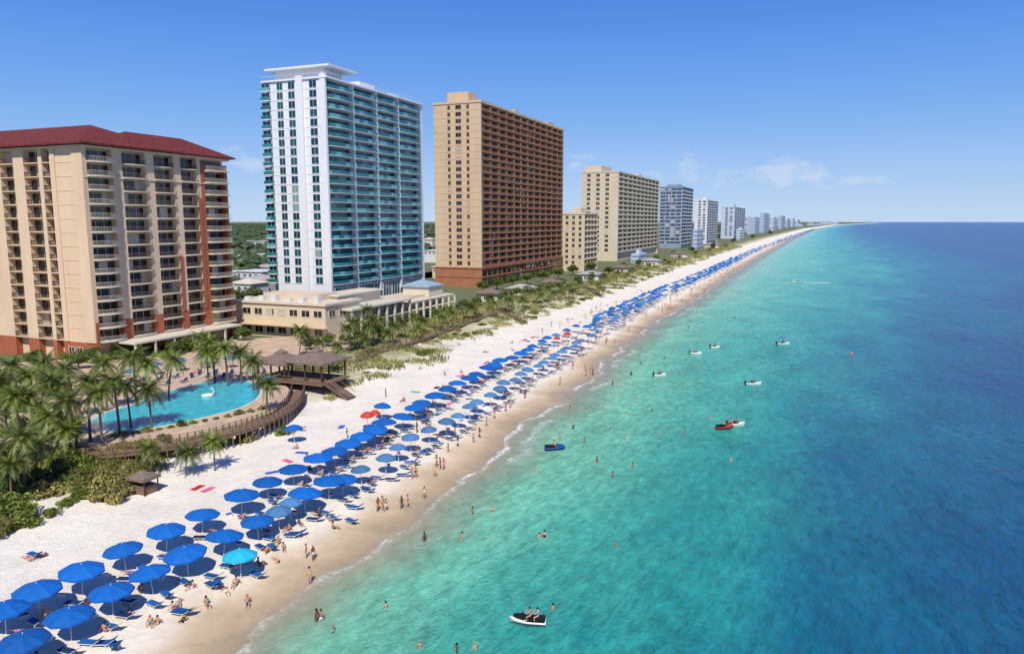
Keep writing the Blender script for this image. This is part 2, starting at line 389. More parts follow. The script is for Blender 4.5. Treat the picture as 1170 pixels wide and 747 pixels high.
# ------------------------------------------------------------ red-roofed condominium
ZB = 2.5
def corner(X0, cpx, fpx, spx, top):
    Y0 = solveY(X0, cpx); W = X0-solveX(Y0, fpx); L = solveY(X0, spx)-Y0; Ht = zat(X0, Y0, top)-ZB
    return Y0, W, L, Ht
X1 = -148.0
Y1, W1, L1, H1 = corner(X1, 100, -120, 262, 168)
b1 = E('condominium', (X1, Y1, ZB)); T(b1, 'beige condominium tower with dark red tiled hip roof and rows of slim balconies', 'building')
nf = 14; gh = 4.6; fh = (H1-gh)/nf; REC = 1.5
def u_of(px): return solveY(X1, px)-Y1
Sb = [(u_of(a_), u_of(b_)) for a_, b_ in ((104, 133), (144, 170), (180, 202), (210, 228), (236, 259))]
Fb = [(10.5, 13.0), (14.2, 19.0), (22.5, 27.0)]
w = MB(); w.box(-W1, -REC, REC, L1, 0, H1)
def piers(mb, face, bays, end, zlo, zhi, o1=0, mi=0, thick=REC):
    e = [0]+[x for b_ in bays for x in b_]+[end]
    for i in range(0, len(e), 2): mb.fbox(face, e[i]+(REC+.06 if face == 'F' and i == 0 else 0), e[i+1], o1-thick-.05, o1, zlo, zhi, mi)
piers(w, 'S', Sb[:4], u_of(232), gh+fh*1.5, H1); piers(w, 'F', Fb, W1, gh, H1)
for z_ in range(nf): w.fbox('F', 1.9, 10.2, 0, .07, gh+z_*fh-.06, gh+z_*fh+.06)
w.fbox('F', .0, 3.2, .0, .3, gh, H1); w.fbox('F', 8.6, 9.9, .0, .3, gh, H1)
part('wall', w, M['beige'], b1)
w = MB(); piers(w, 'S', Sb, L1, 0, gh+fh*1.5-.01, .03); piers(w, 'F', Fb, W1, 0, gh-.01, .03)
part('lower_wall', w, M['brick'], b1)['label'] = 'brick red lower storeys'
ms = window_mesh(1.9, 2.6, M['offwhite'], M['g_dark'], 1, .12)
for k in range(3): mk('ground_floor_window', ms, b1, (-3.9-k*2.6, -.05, .8))
w = MB(); w.fbox('S', u_of(232)+.01, Sb[4][0], -REC, .03, gh+fh*1.5, H1-1.2); w.fbox('S', Sb[4][1], L1, -REC, .03, gh+fh*1.5, H1-1.2)
w.fbox('S', Sb[3][1]+.01, Sb[3][1]+1.0, .01, .25, gh+fh*1.5, H1-10); w.fbox('S', Sb[2][1]+.3, Sb[2][1]+1.1, .01, .25, gh+fh*1.5, gh+fh*6)
part('end_bay_wall', w, M['brick'], b1)
w = MB(); w.box(-W1, .5, -.5, L1+.5, H1+.002, H1+.5); w.fbox('S', 0, L1, 0.02, .2, gh+fh*12-.2, gh+fh*12); part('cornice', w, M['offwhite'], b1)
w = MB(); w.hip(-W1-2, 1.8, -1.8, L1*.62, H1+1.0, 5.6); w.hip(-17, 1.6, L1*.2, L1+1.8, H1+.9, 4.6); part('roof', w, M['rooftile'], b1)
def bay(parent, face, u0, u1, z0, fh, n, rec, proj_, bulge, wallf, railm, railk, glassm, slabm, mull=2, bn='balcony', wn='window', start=0, th=.2):
    ww = u1-u0; a_ = window_mesh(ww-.1, fh-.3-th, wallf, glassm, mull); bb = balcony_mesh(ww, rec+proj_, bulge, slabm, th); rr = rail_mesh(ww, rec+proj_, bulge, railm, railk, th)
    for i in range(start, n):
        l_, rz = pos(face, u0+.05, u1-.05, -rec+.06, z0+i*fh+th+.01); mk(wn, a_, parent, l_, rz)
        l_, rz = pos(face, u0, u1, -rec, z0+i*fh); o = mk(bn, bb, parent, l_, rz); mk('railing', rr, o)
for i, (u0, u1) in enumerate(Sb): bay(b1, 'S', u0, u1, gh, fh, nf, REC, [.9, .5, .4, .35, 1.8][i], [.9, .3, .2, .2, .3][i], M['brick'] if i > 2 else M['beige'], M['offwhite'] if i in (0, 4) else M['railgrey'], 'bars', M['g_dark'], M['offwhite'], th=.26)
bay(b1, 'F', *Fb[0], gh, fh, nf, REC, .1, 0, M['beige'], M['darkmetal'], 'bars', M['g_dark'], M['beige'], 0, 'balcony', 'window')
for q in Fb[1:]: bay(b1, 'F', *q, gh, fh, nf, REC, .2, 0, M['beige'], M['darkmetal'], 'bars', M['g_dark'], M['beige'], 1, 'recessed_balcony', 'balcony_window')
w = MB(); w.box(-14, 6.5, L1*.1, L1*.9, gh-.6, gh-.2)
for k in range(7): w.box(6.0, 6.4, L1*(.1+.13*k)+.2, L1*(.1+.13*k)+.6, 0, gh-.6)
part('entrance_canopy', w, M['offwhite'], b1)
# ------------------------------------------------------------ white glass tower
X2 = -139.0
Y2, W2, L2, H2 = corner(X2, 377, 306, 484, 89)
b2 = E('glass_tower', (X2, Y2, ZB)); T(b2, 'tall white tower with teal glass balconies and an overhanging flat penthouse canopy', 'building')
nf = 22; gh = 12.0; fh = (H2-gh)/nf
def uS(px): return solveY(X2, px)-Y2
def uF(px): return X2-solveX(Y2, px)
w = MB(); w.box(-W2+3.2, -1.8, .01, L2, 0, H2); w.box(-W2, -W2+3.19, 2.2, L2, 0, H2); w.box(-1.85, 0, 0, .5, gh*.2, H2+1.5)
bays = [(uS(379.3), uS(406.5)), (uS(408), uS(432.5)), (uS(434), uS(456.5)), (uS(458), uS(481))]
for (a0, a1), (c0, c1) in zip(bays, bays[1:]+[(L2, L2)]): w.fbox('S', a1, c0, -1.85, .15, 8, H2)
w.fbox('F', uF(352), uF(345), .0, .7, 0, H2+1.2); w.fbox('F', 0.02, uF(371), 0, .35, 0, H2+1.4)
part('wall', w, M['white'], b2)
for i, (u0, u1) in enumerate(bays): bay(b2, 'S', u0, u1, gh, fh, nf, 1.8, .5, [.9, .3, .3, .6][i], M['g_deep'], M['g_rail'], 'glass', M['g_teal'], M['white'], 3, 'balcony', 'sliding_door', th=.13)
bay(b2, 'F', W2-3.1, W2+.2, gh, fh, nf, 0.0, .8, .2, M['white'], M['g_rail'], 'glass', M['g_deep'], M['white'], 1, 'corner_balcony', 'corner_window', th=.25)
for c, hw in ((326, 1.15), (339, 1.25), (363, 1.35)):
    uc = uF(c); ms = window_mesh(hw*2, fh*.78, M['white'], M['g_deep'], 1, .06)
    for i in range(nf):
        l_, rz = pos('F', uc-hw, uc+hw, .03, gh+i*fh+.3); mk('window', ms, b2, l_, rz)
w = MB()
for i in range(nf): w.fbox('F', uF(371), W2-3.3, -.02, .06, gh+i*fh-.06, gh+i*fh+.06)
part('string_course', w, M['pale'], b2)
w = MB(); w.box(-W2, .8, -.5, L2+.4, H2+.003, H2+.5); w.box(-W2*.88, -2.5, 3, 12, H2+.5, H2+3.6); w.box(-W2*.6, -4, 24, 33, H2+.5, H2+3.2)
w.box(-W2*.5, -5, L2-14, L2-8, H2+.5, H2+2.6); part('penthouse', w, M['white'], b2)
w = MB(); w.hip(-W2*.97, .9, .6, 15.5, H2+4.2, 1.2, 0, .55); part('roof_canopy', w, M['white'], b2)
w = MB()
for k in range(30): w.box(.6, .66, k*L2/30, k*L2/30+.06, H2+.5, H2+1.7)
w.box(.58, .68, 0, L2, H2+1.7, H2+1.78); w.box(-W2, .6, -.4, -.34, H2+1.62, H2+1.7); part('roof_railing', w, M['pale'], b2)
lw = window_mesh(5.0, gh-2.0, M['white'], M['g_teal'], 2, .2)
k = 0
while 1.5+k*5.6+5 < L2: mk('lobby_window', lw, b2, (-.2, 1.5+k*5.6, 1.0), PI/2); k += 1
# podium
XP = -118.0
YP = solveY(XP, 402, 8)
pod = E('podium_building', (XP, YP, ZB)); T(pod, 'low cream and glass podium with columned terraces in front of the glass tower', 'building')
LP = solveY(XP, 521, 8)-YP; HP = 7.2
w = MB(); w.box(-15, -5, 0, LP, 0, HP-.01); part('wall', w, M['cream'], pod)
w = MB(); w.box(-15.5, .5, -.5, LP*.5, HP, HP+.5); w.box(-15.5, -.8, LP*.5+.01, LP+.5, HP-1.4, HP-.9); w.box(-5, -.3, 0, LP, HP*.46, HP*.5); part('terrace_slab', w, M['offwhite'], pod)
w = MB(); w.box(-14, -7, LP*.05, LP*.4, HP+.5, HP+3.4); w.box(-14.3, -6, LP*.04, LP*.41, HP+3.41, HP+3.8); part('upper_storey', w, M['offwhite'], pod)
w = MB()
for h_ in (.5, 1.0): w.box(.3, .36, -.4, LP*.5, HP+.5+h_-.06, HP+.5+h_)
for k in range(30): w.box(.3, .36, k*LP*.5/30, k*LP*.5/30+.06, HP+.5, HP+1.44)
part('terrace_railing', w, M['white'], pod)
nC = 15
for k in range(nC): part('column', MB().box(-.4, .2, 0, .6, 0, HP-1.5 if k > nC/2 else HP-.01), M['offwhite'], pod, loc=(0, k*(LP-1)/(nC-1), 0))
ws = window_mesh((LP-1)/(nC-1)-1.0, HP*.4, M['offwhite'], M['g_teal'], 2, .12)
for k in range(nC-1):
    for z in (.3, HP*.5+.1):
        if z > 1 and k > nC/2: continue
        mk('window', ws, pod, (-4.93, k*(LP-1)/(nC-1)+.8, z), PI/2)
for k in range(3): mk('window', ws, pod, (-13.5+k*2.9, -.03, 3.7), 0, (.55, 1, 1))
w = MB(); w.hip(-14, -3, LP*.78, LP*.95, HP+2.6, 2.0); part('roof', w, M['blueroof'], pod)['label'] = 'pale blue metal hip roof'
w = MB(); w.box(-13.5, -3.5, LP*.79, LP*.94, HP-.8, HP+2.2); part('upper_wall', w, M['offwhite'], pod)
# low cream building with flat roof
XL = -121.0; YL = solveY(XL, 372, 8); WL = XL-solveX(YL, 268, 8); HL = zat(XL, YL, 350)-ZB
lb = E('low_building', (XL, YL, ZB)); T(lb, 'low flat-roofed cream building with dark windows below the white tower', 'building')
w = MB(); w.box(-WL, 0, 0, 16, 0, HL); w.box(-WL*.8, -6, 5, 14, HL+.4, HL+2.4); part('wall', w, M['cream'], lb)
w = MB(); w.box(-WL-.5, .5, -.5, 16.5, HL+.003, HL+.6); part('roof', w, M['offwhite'], lb)
ms = window_mesh(2.8, 1.9, M['offwhite'], M['g_dark'], 1, .12); k = 0
while 1+k*4+3 < WL:
    for z in (1.0, HL-3.2): mk('window', ms, lb, (-(1+k*4)-2.8, -.02, z), 0)
    k += 1
for k in range(3): mk('window', ms, lb, (.02, 1.5+k*4.8, HL-3.2), PI/2)
part('awning', MB().box(-WL, 1.5, -2.5, -.01, 3.4, 3.6), M['tan'], lb)
w = MB()
for k in range(6): w.box(-WL*.9+k*WL*.15, -WL*.9+k*WL*.15+1.6, .8+.4*(k % 2), 2.6, HL+.6, HL+1.5+.4*(k % 3))
part('rooftop_unit', w, M['pale'], lb)
# ------------------------------------------------------------ generic slab tower
def tower(name, label, X0, cpx, fpx, spx, top, nf, bays, fcols, wall, slab, rail, gl, gh=6.0, base=None, railk='bars', rec=1.7, roofb=((.2, .5, .1, .3),), recm=None, course=None, rh=3.1):
    Y0, W, L, Ht = corner(X0, cpx, fpx, spx, top)
    e = E(name, (X0, Y0, ZB)); T(e, label, 'building'); fh = (Ht-gh)/nf
    w = MB(); w.box(-W, -rec, .01, L, 0, Ht); w.box(-rec-.02, 0, 0, .9, 0, Ht); w.box(-rec-.02, 0, L-.9, L, 0, Ht); part('wall', w, wall, e)
    w = MB(); w.box(-W-.3, .3, -.3, L+.3, Ht+.003, Ht+1.1)
    for q_, (a_, b_, c, d) in enumerate(roofb): w.box(-W*b_, -W*a_, L*c, L*d, Ht+1.1, Ht+1.1+(rh if q_ == 0 else 3.1))
    part('parapet', w, wall, e)
    bw = (L-1.8)/bays
    fin = MB().box(-rec, .02, -.12, .12, gh, Ht-.01).mesh('partition_wall', slab if base else wall)
    for i in range(1, bays): mk('partition_wall', fin, e, (0, .9+bw*i, 0))
    sl = MB().box(-rec, .30, .88, L-.88, -.14, .14).mesh('balcony_slab', slab)
    rb = MB()
    if railk == 'bars':
        rb.box(.18, .26, .9, L-.9, 1.0, 1.1); k = int((L-1.8)/.45)
        for i in range(k): rb.box(.19, .25, .9+i*.45, .9+i*.45+.16, .141, 1.0)
    else: rb.box(.16, .27, .9, L-.9, .141, 1.05)
    rm = rb.mesh('railing', rail)
    dm = window_mesh(bw-.6, fh-.6, recm or wall, gl, 1, .1)
    cnt = 0; rest = MB()
    for i in range(nf):
        mk('balcony_slab', sl, e, (0, 0, gh+i*fh)); mk('railing', rm, e, (0, 0, gh+i*fh))
    for j in range(bays):
        for i in range(nf):
            if cnt < 100: mk('balcony_door', dm, e, (-rec+.06, .9+bw*j+.3, gh+i*fh+.2), PI/2); cnt += 1
            else: rest.box(-rec-.01, -rec+.08, .9+bw*j+.4, .9+bw*(j+1)-.4, gh+i*fh+.2, gh+(i+1)*fh-.4)
    if rest.v: part('balcony_doors', rest, gl, e)['kind'] = 'stuff'
    cnt = 0; rest = MB()
    for c, hw in fcols:
        ms = window_mesh(hw*2*W, fh*.6, recm or wall, gl, 1, .1)
        for i in range(nf):
            z = gh+i*fh+.7
            if cnt < 100: mk('window', ms, e, (-W*c-hw*W, -.03, z)); cnt += 1
            else: rest.box(-W*c-hw*W, -W*c+hw*W, -.06, .02, z, z+fh*.6)
    if rest.v: part('windows', rest, gl, e)['kind'] = 'stuff'
    w = MB()
    for i in range(0, nf, 1): w.box(-W, 0, -.07, .0, gh+i*fh-.12, gh+i*fh+.08)
    part('string_course', w, course or wall, e)
    if base:
        w = MB(); w.box(-W-.1, .25, -.25, L+.2, 0, gh-.5); w.box(-W-.2, .9, -.6, L+.4, gh-.9, gh-.4); w.box(-W-.2, .7, -.5, L+.4, gh*.48, gh*.52); part('base', w, base, e)
        k = int(L/6); am = MB(); aw = L/k-1.5
        am.prism([(0, 0), (aw, 0), (aw, gh*.40), (0, gh*.40)], 0, .06); am.prism([(0, gh*.54), (aw, gh*.54), (aw, gh*.76)]+[(aw/2+aw/2*math.cos(t), gh*.76+1.0*math.sin(t)) for t in [PI*q/8 for q in range(1, 8)]]+[(0, gh*.76)], 0, .06)
        am.v = [(x, -z_, y) for x, y, z_ in am.v]; me = am.mesh('arched_opening', M['g_dark'])
        for i in range(k): mk('arched_opening', me, e, (.27, .8+i*(L/k), .2), PI/2)
    return e, Y0, W, L, Ht
tower('apartment_tower', 'tall tan tower with brown balcony grid and rust coloured base behind the glass tower', -149, 550, 497, 643, 117, 24, 12, ((.47, .06), (.27, .03), (.67, .03)), M['tan'], M['tandark'], M['railbrown'], M['g_dark'], 10, M['rustbase'], roofb=((.3, .75, .02, .10), (.2, .6, .45, .5), (.2, .6, .88, .97)), recm=M['tandark'], rh=4.6)
tower('hotel_building', 'short cream hotel block beside the tan tower, lower than its neighbours', -138, 668, 643, 683, 245, 9, 4, ((.2, .07), (.5, .07), (.8, .07)), M['cream'], M['offwhite'], M['offwhite'], M['g_dark'], 4, roofb=((.3, .7, .2, .6),))
tower('hotel_building', 'wide cream tower with pale balcony bands, third tallest along the beach', -150, 706, 664, 752, 197, 17, 10, ((.3, .05), (.55, .05), (.8, .05)), M['cream'], M['offwhite'], M['offwhite'], M['g_dark'], 7, railk='solid', roofb=((.5, .95, .02, .22), (.2, .4, .6, .7)), rh=5)
tower('office_tower', 'blue-grey glass tower with white floor bands beyond the wide cream tower', -152, 779, 753, 791, 214, 16, 5, ((.15, .10), (.38, .10), (.62, .10), (.85, .10)), M['bluewall'], M['white'], M['pale'], M['g_blue'], 5, railk='solid', roofb=((.3, .8, .2, .6),), course=M['white'])
tower('apartment_tower', 'white high-rise just right of the blue-grey glass tower', -150, 808, 793, 820, 229, 15, 5, ((.25, .1), (.6, .1)), M['pale'], M['hazy'], M['pale'], M['g_blue'], 5, railk='solid')
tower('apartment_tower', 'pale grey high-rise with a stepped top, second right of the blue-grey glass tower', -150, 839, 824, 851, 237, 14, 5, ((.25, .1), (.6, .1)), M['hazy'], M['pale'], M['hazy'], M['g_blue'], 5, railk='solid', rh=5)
far = [(863, 854, 868, 248), (873, 868, 879, 243.5), (884, 881, 888, 248), (893, 889, 897, 246.5), (900, 898, 903, 250), (906, 904, 908, 249), (912, 910, 914, 251), (797, 792, 804, 262), (846, 842, 851, 262), (731, 722, 740, 290)]
for i, (c, f_, s_, t_) in enumerate(far):
    Y0, W, L, Ht = corner(-150 if i < 7 else -128, c, f_, s_, t_)
    e = E('distant_building', (-150 if i < 7 else -128, Y0, ZB)); T(e, ('distant pale beachfront block, %s from the left in the hazy far row' % ordn(i+1)) if i < 7 else ['low white block at the foot of the white high-rise', 'low white block at the foot of the pale grey high-rise', 'low white block near the wide cream tower'][i-7], 'building', 'far beachfront buildings')
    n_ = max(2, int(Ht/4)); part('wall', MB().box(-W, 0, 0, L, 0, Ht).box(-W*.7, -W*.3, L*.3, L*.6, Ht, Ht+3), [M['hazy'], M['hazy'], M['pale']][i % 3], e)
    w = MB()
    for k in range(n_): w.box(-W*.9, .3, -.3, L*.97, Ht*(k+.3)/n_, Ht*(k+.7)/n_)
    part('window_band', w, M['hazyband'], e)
for i in range(24):
    Y = 2300+i*330; x = shore(Y)-R.uniform(60, 260); Ht = R.choice([10, 14, 18, 26, 40])*R.uniform(.8, 1.2)
    e = E('distant_building', (x, Y, ZB)); w_ = R.uniform(30, 80)
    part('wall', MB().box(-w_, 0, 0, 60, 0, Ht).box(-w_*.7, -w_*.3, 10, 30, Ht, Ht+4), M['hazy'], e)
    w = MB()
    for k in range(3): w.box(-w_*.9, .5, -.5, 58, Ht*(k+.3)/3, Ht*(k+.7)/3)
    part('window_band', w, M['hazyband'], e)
    T(e, 'tiny distant building on the hazy coast near the horizon', 'building', 'buildings on the far coast')
mroad = MB().box(-12, 12, -200, 2500, 0, .01); o = part('road', mroad, M['asphalt'], None, loc=(-215, 100, ZB+.01)); o['kind'] = 'structure'
tw = [(285, 327, 16, 7), (300, 318, 14, 6), (270, 322, 14, 5), (275, 338, 12, 5), (298, 300, 18, 6), (283, 307, 16, 5), (492, 300, 12, 9), (488, 283, 14, 10), (266, 300, 12, 5), (296, 282, 18, 6), (276, 281, 20, 6), (505, 318, 12, 6), (655, 300, 14, 5), (291, 335, 13, 6), (303, 330, 10, 5)]
for i, (px, py, w_, h_) in enumerate(tw):
    x, y = G(px, py, ZB); e = E('low_house', (x, y, ZB))
    part('wall', MB().box(-w_/2, w_/2, 0, w_*.9, 0, h_), [M['pale'], M['offwhite'], M['cream']][i % 3], e)
    part('roof', MB().hip(-w_/2-.6, w_/2+.6, -.6, w_*.9+.6, h_+.4, 1.6 if i % 2 else .4), [M['pale'], M['grey'], M['pale'], M['offwhite']][i % 4], e)
    ms = window_mesh(1.8, 1.5, M['white'], M['g_dark'])
    for k in range(int(w_/3.5)): mk('window', ms, e, (-w_/2+1+k*3.5, -.03, h_-2.4))
    T(e, '%s low pale town building from the left, seen between the towers' % ordn(sorted(range(len(tw)), key=lambda q: tw[q][0]).index(i)+1), 'building', 'town buildings behind the towers')
# low beach houses at the feet of the towers
for i, (px, py, w_, h_, mw, mr_) in enumerate([(556, 345, 9, 3.4, 'offwhite', 'shingle'), (592, 338, 10, 3.2, 'cream', 'grey'), (628, 331, 8, 3.4, 'offwhite', 'shingle'), (672, 321, 11, 3.6, 'pale', 'grey'), (708, 312, 10, 3.4, 'cream', 'shingle'), (742, 304, 12, 4, 'offwhite', 'grey'), (775, 295, 13, 4, 'pale', 'shingle'), (812, 284, 16, 5, 'cream', 'grey')]):
    x, y = G(px, py, ZB); e = E('beach_clubhouse', (x, y, ZB-.2))
    part('wall', MB().box(-w_/2, w_/2, 0, w_*.8, 0, h_), M[mw], e); part('roof', MB().hip(-w_/2-.9, w_/2+.9, -.9, w_*.8+.9, h_+.36, 1.5), M[mr_], e)
    ms = window_mesh(1.6, 1.5, M['white'], M['g_dark'])
    for k in range(int(w_/2.8)): mk('window', ms, e, (-w_/2+.6+k*2.6, -.03, 1.0)); mk('window', ms, e, (w_/2+.03, .5+k*2.3, 1.0), PI/2)
    T(e, '%s low hip-roofed clubhouse from the left between the dune and the towers' % ordn(i+1), 'beach house', 'clubhouses at the feet of the towers')
# ------------------------------------------------------------ woodland behind
def woodland():
    v = []; f = []
    for t in range(3600):
        y = 180+R.random()**1.6*5500; x = -235-R.random()*(.9*y+100)
        r = R.uniform(3.5, 6.5)*(1+y/2500); h = R.uniform(5, 8.5)*(1+y/9000); b = len(v)
        v.append((x, y, ZB+h))
        for lv, (rr, hh) in enumerate(((.55, .9), (.95, .62), (.9, .35), (.35, .1))):
            for k in range(7):
                a_ = 2*PI*k/7+lv*.4; q = r*rr*R.uniform(.7, 1.25); v.append((x+q*math.cos(a_), y+q*math.sin(a_), ZB+h*hh*R.uniform(.85, 1.12)))
        for k in range(7): f.append((b, b+1+k, b+1+(k+1) % 7))
        for lv in range(3):
            for k in range(7): f.append((b+1+lv*7+k, b+8+lv*7+k, b+8+lv*7+(k+1) % 7, b+1+lv*7+(k+1) % 7))
    me = bpy.data.meshes.new('woodland'); me.from_pydata(v, [], f); me.materials.append(M['wood_far']); o = mk('woodland', me); o['kind'] = 'stuff'
    T(o, 'dark green woodland spreading inland behind the towers to the horizon', 'woodland')
woodland()
# ------------------------------------------------------------ vegetation
DZ = 3.1
deck = [G(a_, b_, DZ) for a_, b_ in [(-140,530),(40,512),(120,512),(180,505),(235,494),(280,482),(312,470),(328,457),(330,444),(318,432),(330,415),(400,395),(398,380),(265,388),(60,412),(-200,425)]]
def indeck(x, y):
    c = False; n_ = len(deck)
    for i in range(n_):
        (x0, y0), (x1, y1) = deck[i-1], deck[i]
        if (y0 > y) != (y1 > y) and x < (x1-x0)*(y-y0)/(y1-y0)+x0: c = not c
    return c
def frond(mb, a_, L, droop, lift, wid=.58):
    prev = None; n_ = 13; ca_, sa_ = math.cos(a_), math.sin(a_)
    for i in range(n_+1):
        t = i/n_; r = L*t*(1-.12*t*droop); z = lift*L*t-droop*L*.75*t*t
        p = Vector((r*ca_, r*sa_, z))
        if prev is not None:
            d = (p-prev); side = Vector((-sa_, ca_, 0)); lw = wid*math.sin(PI*min(1, .12+t*.86))*L*.42
            for s_ in (-1, 1):
                for q in (0, .5):
                    o_ = prev+d*q; j = R.uniform(.8, 1.15)
                    tip = o_+side*s_*lw*j+d.normalized()*lw*.6+Vector((0, 0, -lw*.38*R.uniform(.5, 1.4)))
                    mb.face([tuple(o_-d*.05), tuple(o_+d*.38), tuple(tip)])
            mb.face([tuple(prev+Vector((0, 0, .03))-side*.04), tuple(prev+side*.04), tuple(p+side*.03), tuple(p-side*.03)])
        prev = p
def palm_crown():
    mb = MB(); n_ = 36
    for i in range(n_):
        lay = i/n_; frond(mb, i*2.399+R.uniform(-.2, .2), R.uniform(2.3, 3.1), .55+.75*lay+R.uniform(-.1, .1), 1.15-1.35*lay)
    return mb.mesh('crown', M['frond'])
def palm_trunk(h, lean):
    pth = [(lean*(t/8)**1.8, 0, h*t/8) for t in range(9)]
    return MB().tube(pth, [.28]+[.21-.006*t for t in range(7)]+[.26], 8).mesh('trunk', M['trunk'], True)
crowns = [palm_crown() for _ in range(4)]; trunks = [(palm_trunk(1.0*8, l_), l_) for l_ in (.2, .9, 1.6)]
palms = []
def palm(x, y, z, h, big=1.0):
    e = E('palm_tree', (x, y, z), R.uniform(0, 6.28)); tm, l_ = R.choice(trunks); s = h/8
    mk('trunk', tm, e, sc=(s*.9, s*.9, s)); cs = R.uniform(.85, 1.15)*min(1.15, .78+h/30)*big
    mk('crown', R.choice(crowns), e, (l_*s, 0, h-.05), R.uniform(0, 6), cs)
    palms.append((proj(x, y, z+h)[0], e)); return e
PL = [(32,425,9),(2,430,9),(68,434,9),(98,438,8.5),(22,486,7.5),(-8,470,8),(42,452,7.5),(112,446,8),(152,405,9),(170,441,6.5),(146,438,7),(243,388,8.5),(258,394,8),(236,400,7),(303,428,6),(243,490,4),(165,502,3.5),(228,384,7),(8,522,5),(190,410,7),(288,410,6),(55,472,6),(84,452,8),(132,432,8.5),(210,503,3),(14,414,9),(165,412,8),(18,450,8),(50,412,9),(82,418,9),(36,500,5),(70,486,4.5),(-5,505,6),(118,412,8.5),(274,398,7),(60,446,8)]
for px, py, h in PL:
    x, y = G(px, py, 3.0+h); palm(x, y, terr(x, y)+.1, h, 1.0)
PL2 = [(385,396,4),(350,376,7),(341,380,6),(412,354,9),(426,364,7),(398,376,6),(440,366,5),(455,366,5.5),(472,362,5),(496,358,5),(507,354,5),(522,350,5),(418,388,3),(445,380,3),(478,374,3),(380,405,3.5),(560,340,5),(572,337,6),(586,335,5.5),(601,333,6),(613,331,5.5),(626,328,6),(638,326,6),(545,344,5),(533,348,5),(650,325,6),(662,321,6),(675,318,6),(690,314,6.5),(705,310,7),(722,306,7),(740,301,7),(758,296,7),(776,292,7),(795,287,8),(365,390,4.5),(408,382,4),(432,374,4),(486,366,4),(404,368,6.5),(419,372,5.5),(448,372,5),(463,370,4.5),(505,362,4.5),(518,357,5),(540,350,4.5),(565,346,5),(580,342,5),(597,340,5),(618,336,5),(634,333,5),(655,330,5),(684,322,5.5),(715,312,6),(735,306,6),(765,298,6.5),(810,284,8),(830,279,8)]
for px, py, h in PL2:
    x, y = G(px, py, 2.6+h); palm(x, y, terr(x, y), h, .9)
palms.sort(key=lambda q: q[0])
for i, (px, e) in enumerate(palms): T(e, '%s palm from the left edge, %s' % (ordn(i+1), 'near the pool' if px < 330 else 'by the podium' if px < 530 else 'on the far dune line'), 'palm tree', 'palm trees along the hotels')
def leafcloud(n_, rx, rz, ls, clumps, flat=.8):
    mb = MB(); cs = []
    for _ in range(clumps):
        a_ = R.uniform(0, 6.28); r = rx*math.sqrt(R.random())*.75; cs.append((r*math.cos(a_), r*math.sin(a_), rz*R.uniform(.35, 1.0)*(1-.4*(r/rx)), R.uniform(.28, .5)))
    for _ in range(n_):
        cx, cy, cz, cr = R.choice(cs); d = Vector((R.gauss(0, 1), R.gauss(0, 1), R.gauss(0, 1))).normalized()
        rr = R.uniform(.75, 1.08); c = Vector((cx+d.x*cr*rx*rr, cy+d.y*cr*rx*rr, max(.05, cz+d.z*cr*rz*flat*rr)))
        u = Vector((R.gauss(0, 1), R.gauss(0, 1), R.gauss(0, 1))).normalized(); w_ = (u.cross(d)+u*.3).normalized(); v_ = w_.cross(d*.6+u*.5).normalized(); l_ = ls*R.uniform(.6, 1.4)
        mb.face([tuple(c-w_*l_), tuple(c-v_*l_*.45), tuple(c+w_*l_), tuple(c+v_*l_*.45)])
    return mb
shm = [leafcloud(1300, 1.5, 1.4, .17, 12) for _ in range(3)]
shA = [m_.mesh('foliage', M['leaf']) for m_ in shm]; shB = [m_.mesh('foliage', M['leaf2']) for m_ in shm]
stem = MB()
for k in range(6):
    a_ = k*1.05; stem.tube([(0, 0, -.2), (.3*math.cos(a_), .3*math.sin(a_), .5), (.8*math.cos(a_), .8*math.sin(a_), 1.1)], [.05, .035, .015], 5)
stem = stem.mesh('stem', M['wooddark'])
shr = []
def shrub(x, y, s, dry, z=None, fl=1.0):
    e = E('dune_shrub', (x, y, (terr(x, y) if z is None else z)-.1), R.uniform(0, 6.28), (s, s, s*fl*R.uniform(.7, 1.1)))
    mk('foliage', R.choice(shB if dry else shA), e); mk('stem', stem, e); shr.append((y, e, dry))
for k in range(80):
    px = R.uniform(-25, 160); py = 508+R.random()*92-(max(px, 0)*.32); x, y, z = GT(px, py+12)
    if not indeck(x, y): shrub(x, y, R.uniform(.6, 1.6), R.random() < .5)
for k in range(34):
    px = R.uniform(110, 330); py = 540-px*.16+R.uniform(-14, 12); x, y, z = GT(px, py)
    if not indeck(x, y): shrub(x, y, R.uniform(.5, 1.1), R.random() < .6)
for k in range(135):
    y = R.uniform(125, 520); x = shore(y)-R.uniform(37, 62)
    if not indeck(x, y): shrub(x, y, R.uniform(.5, 1.4), R.random() < .55, None, .65)
for k in range(34):
    px = R.uniform(60, 300); py = R.uniform(398, 411); x, y = G(px, py, DZ); shrub(x, y, R.uniform(.6, 1.2), False, DZ)
for k in range(30):
    px = R.uniform(-20, 98); py = R.uniform(428, 505)
    x, y = G(px, py, DZ); shrub(x, y, R.uniform(.6, 1.3), R.random() < .25, DZ)
for k in range(14):
    px = 130+k*13; py = 499-k*1.9-(k/14)**2*8; x, y = G(px, py, DZ); shrub(x, y, R.uniform(.3, .6), R.random() < .4, DZ)
shr.sort(key=lambda q: q[0])
for i, (y, e, dry) in enumerate(shr):
    if i < 90: T(e, '%s %s shrub counting from the nearest at bottom left' % (ordn(i+1), 'yellow-green' if dry else 'dark green'), 'shrub', 'dune shrubs')
    else: T(e, 'small %s shrub among the planting beyond the pool' % ('yellow-green' if dry else 'dark green'), 'shrub', 'small %s shrubs beyond the pool' % ('dry' if dry else 'green'))
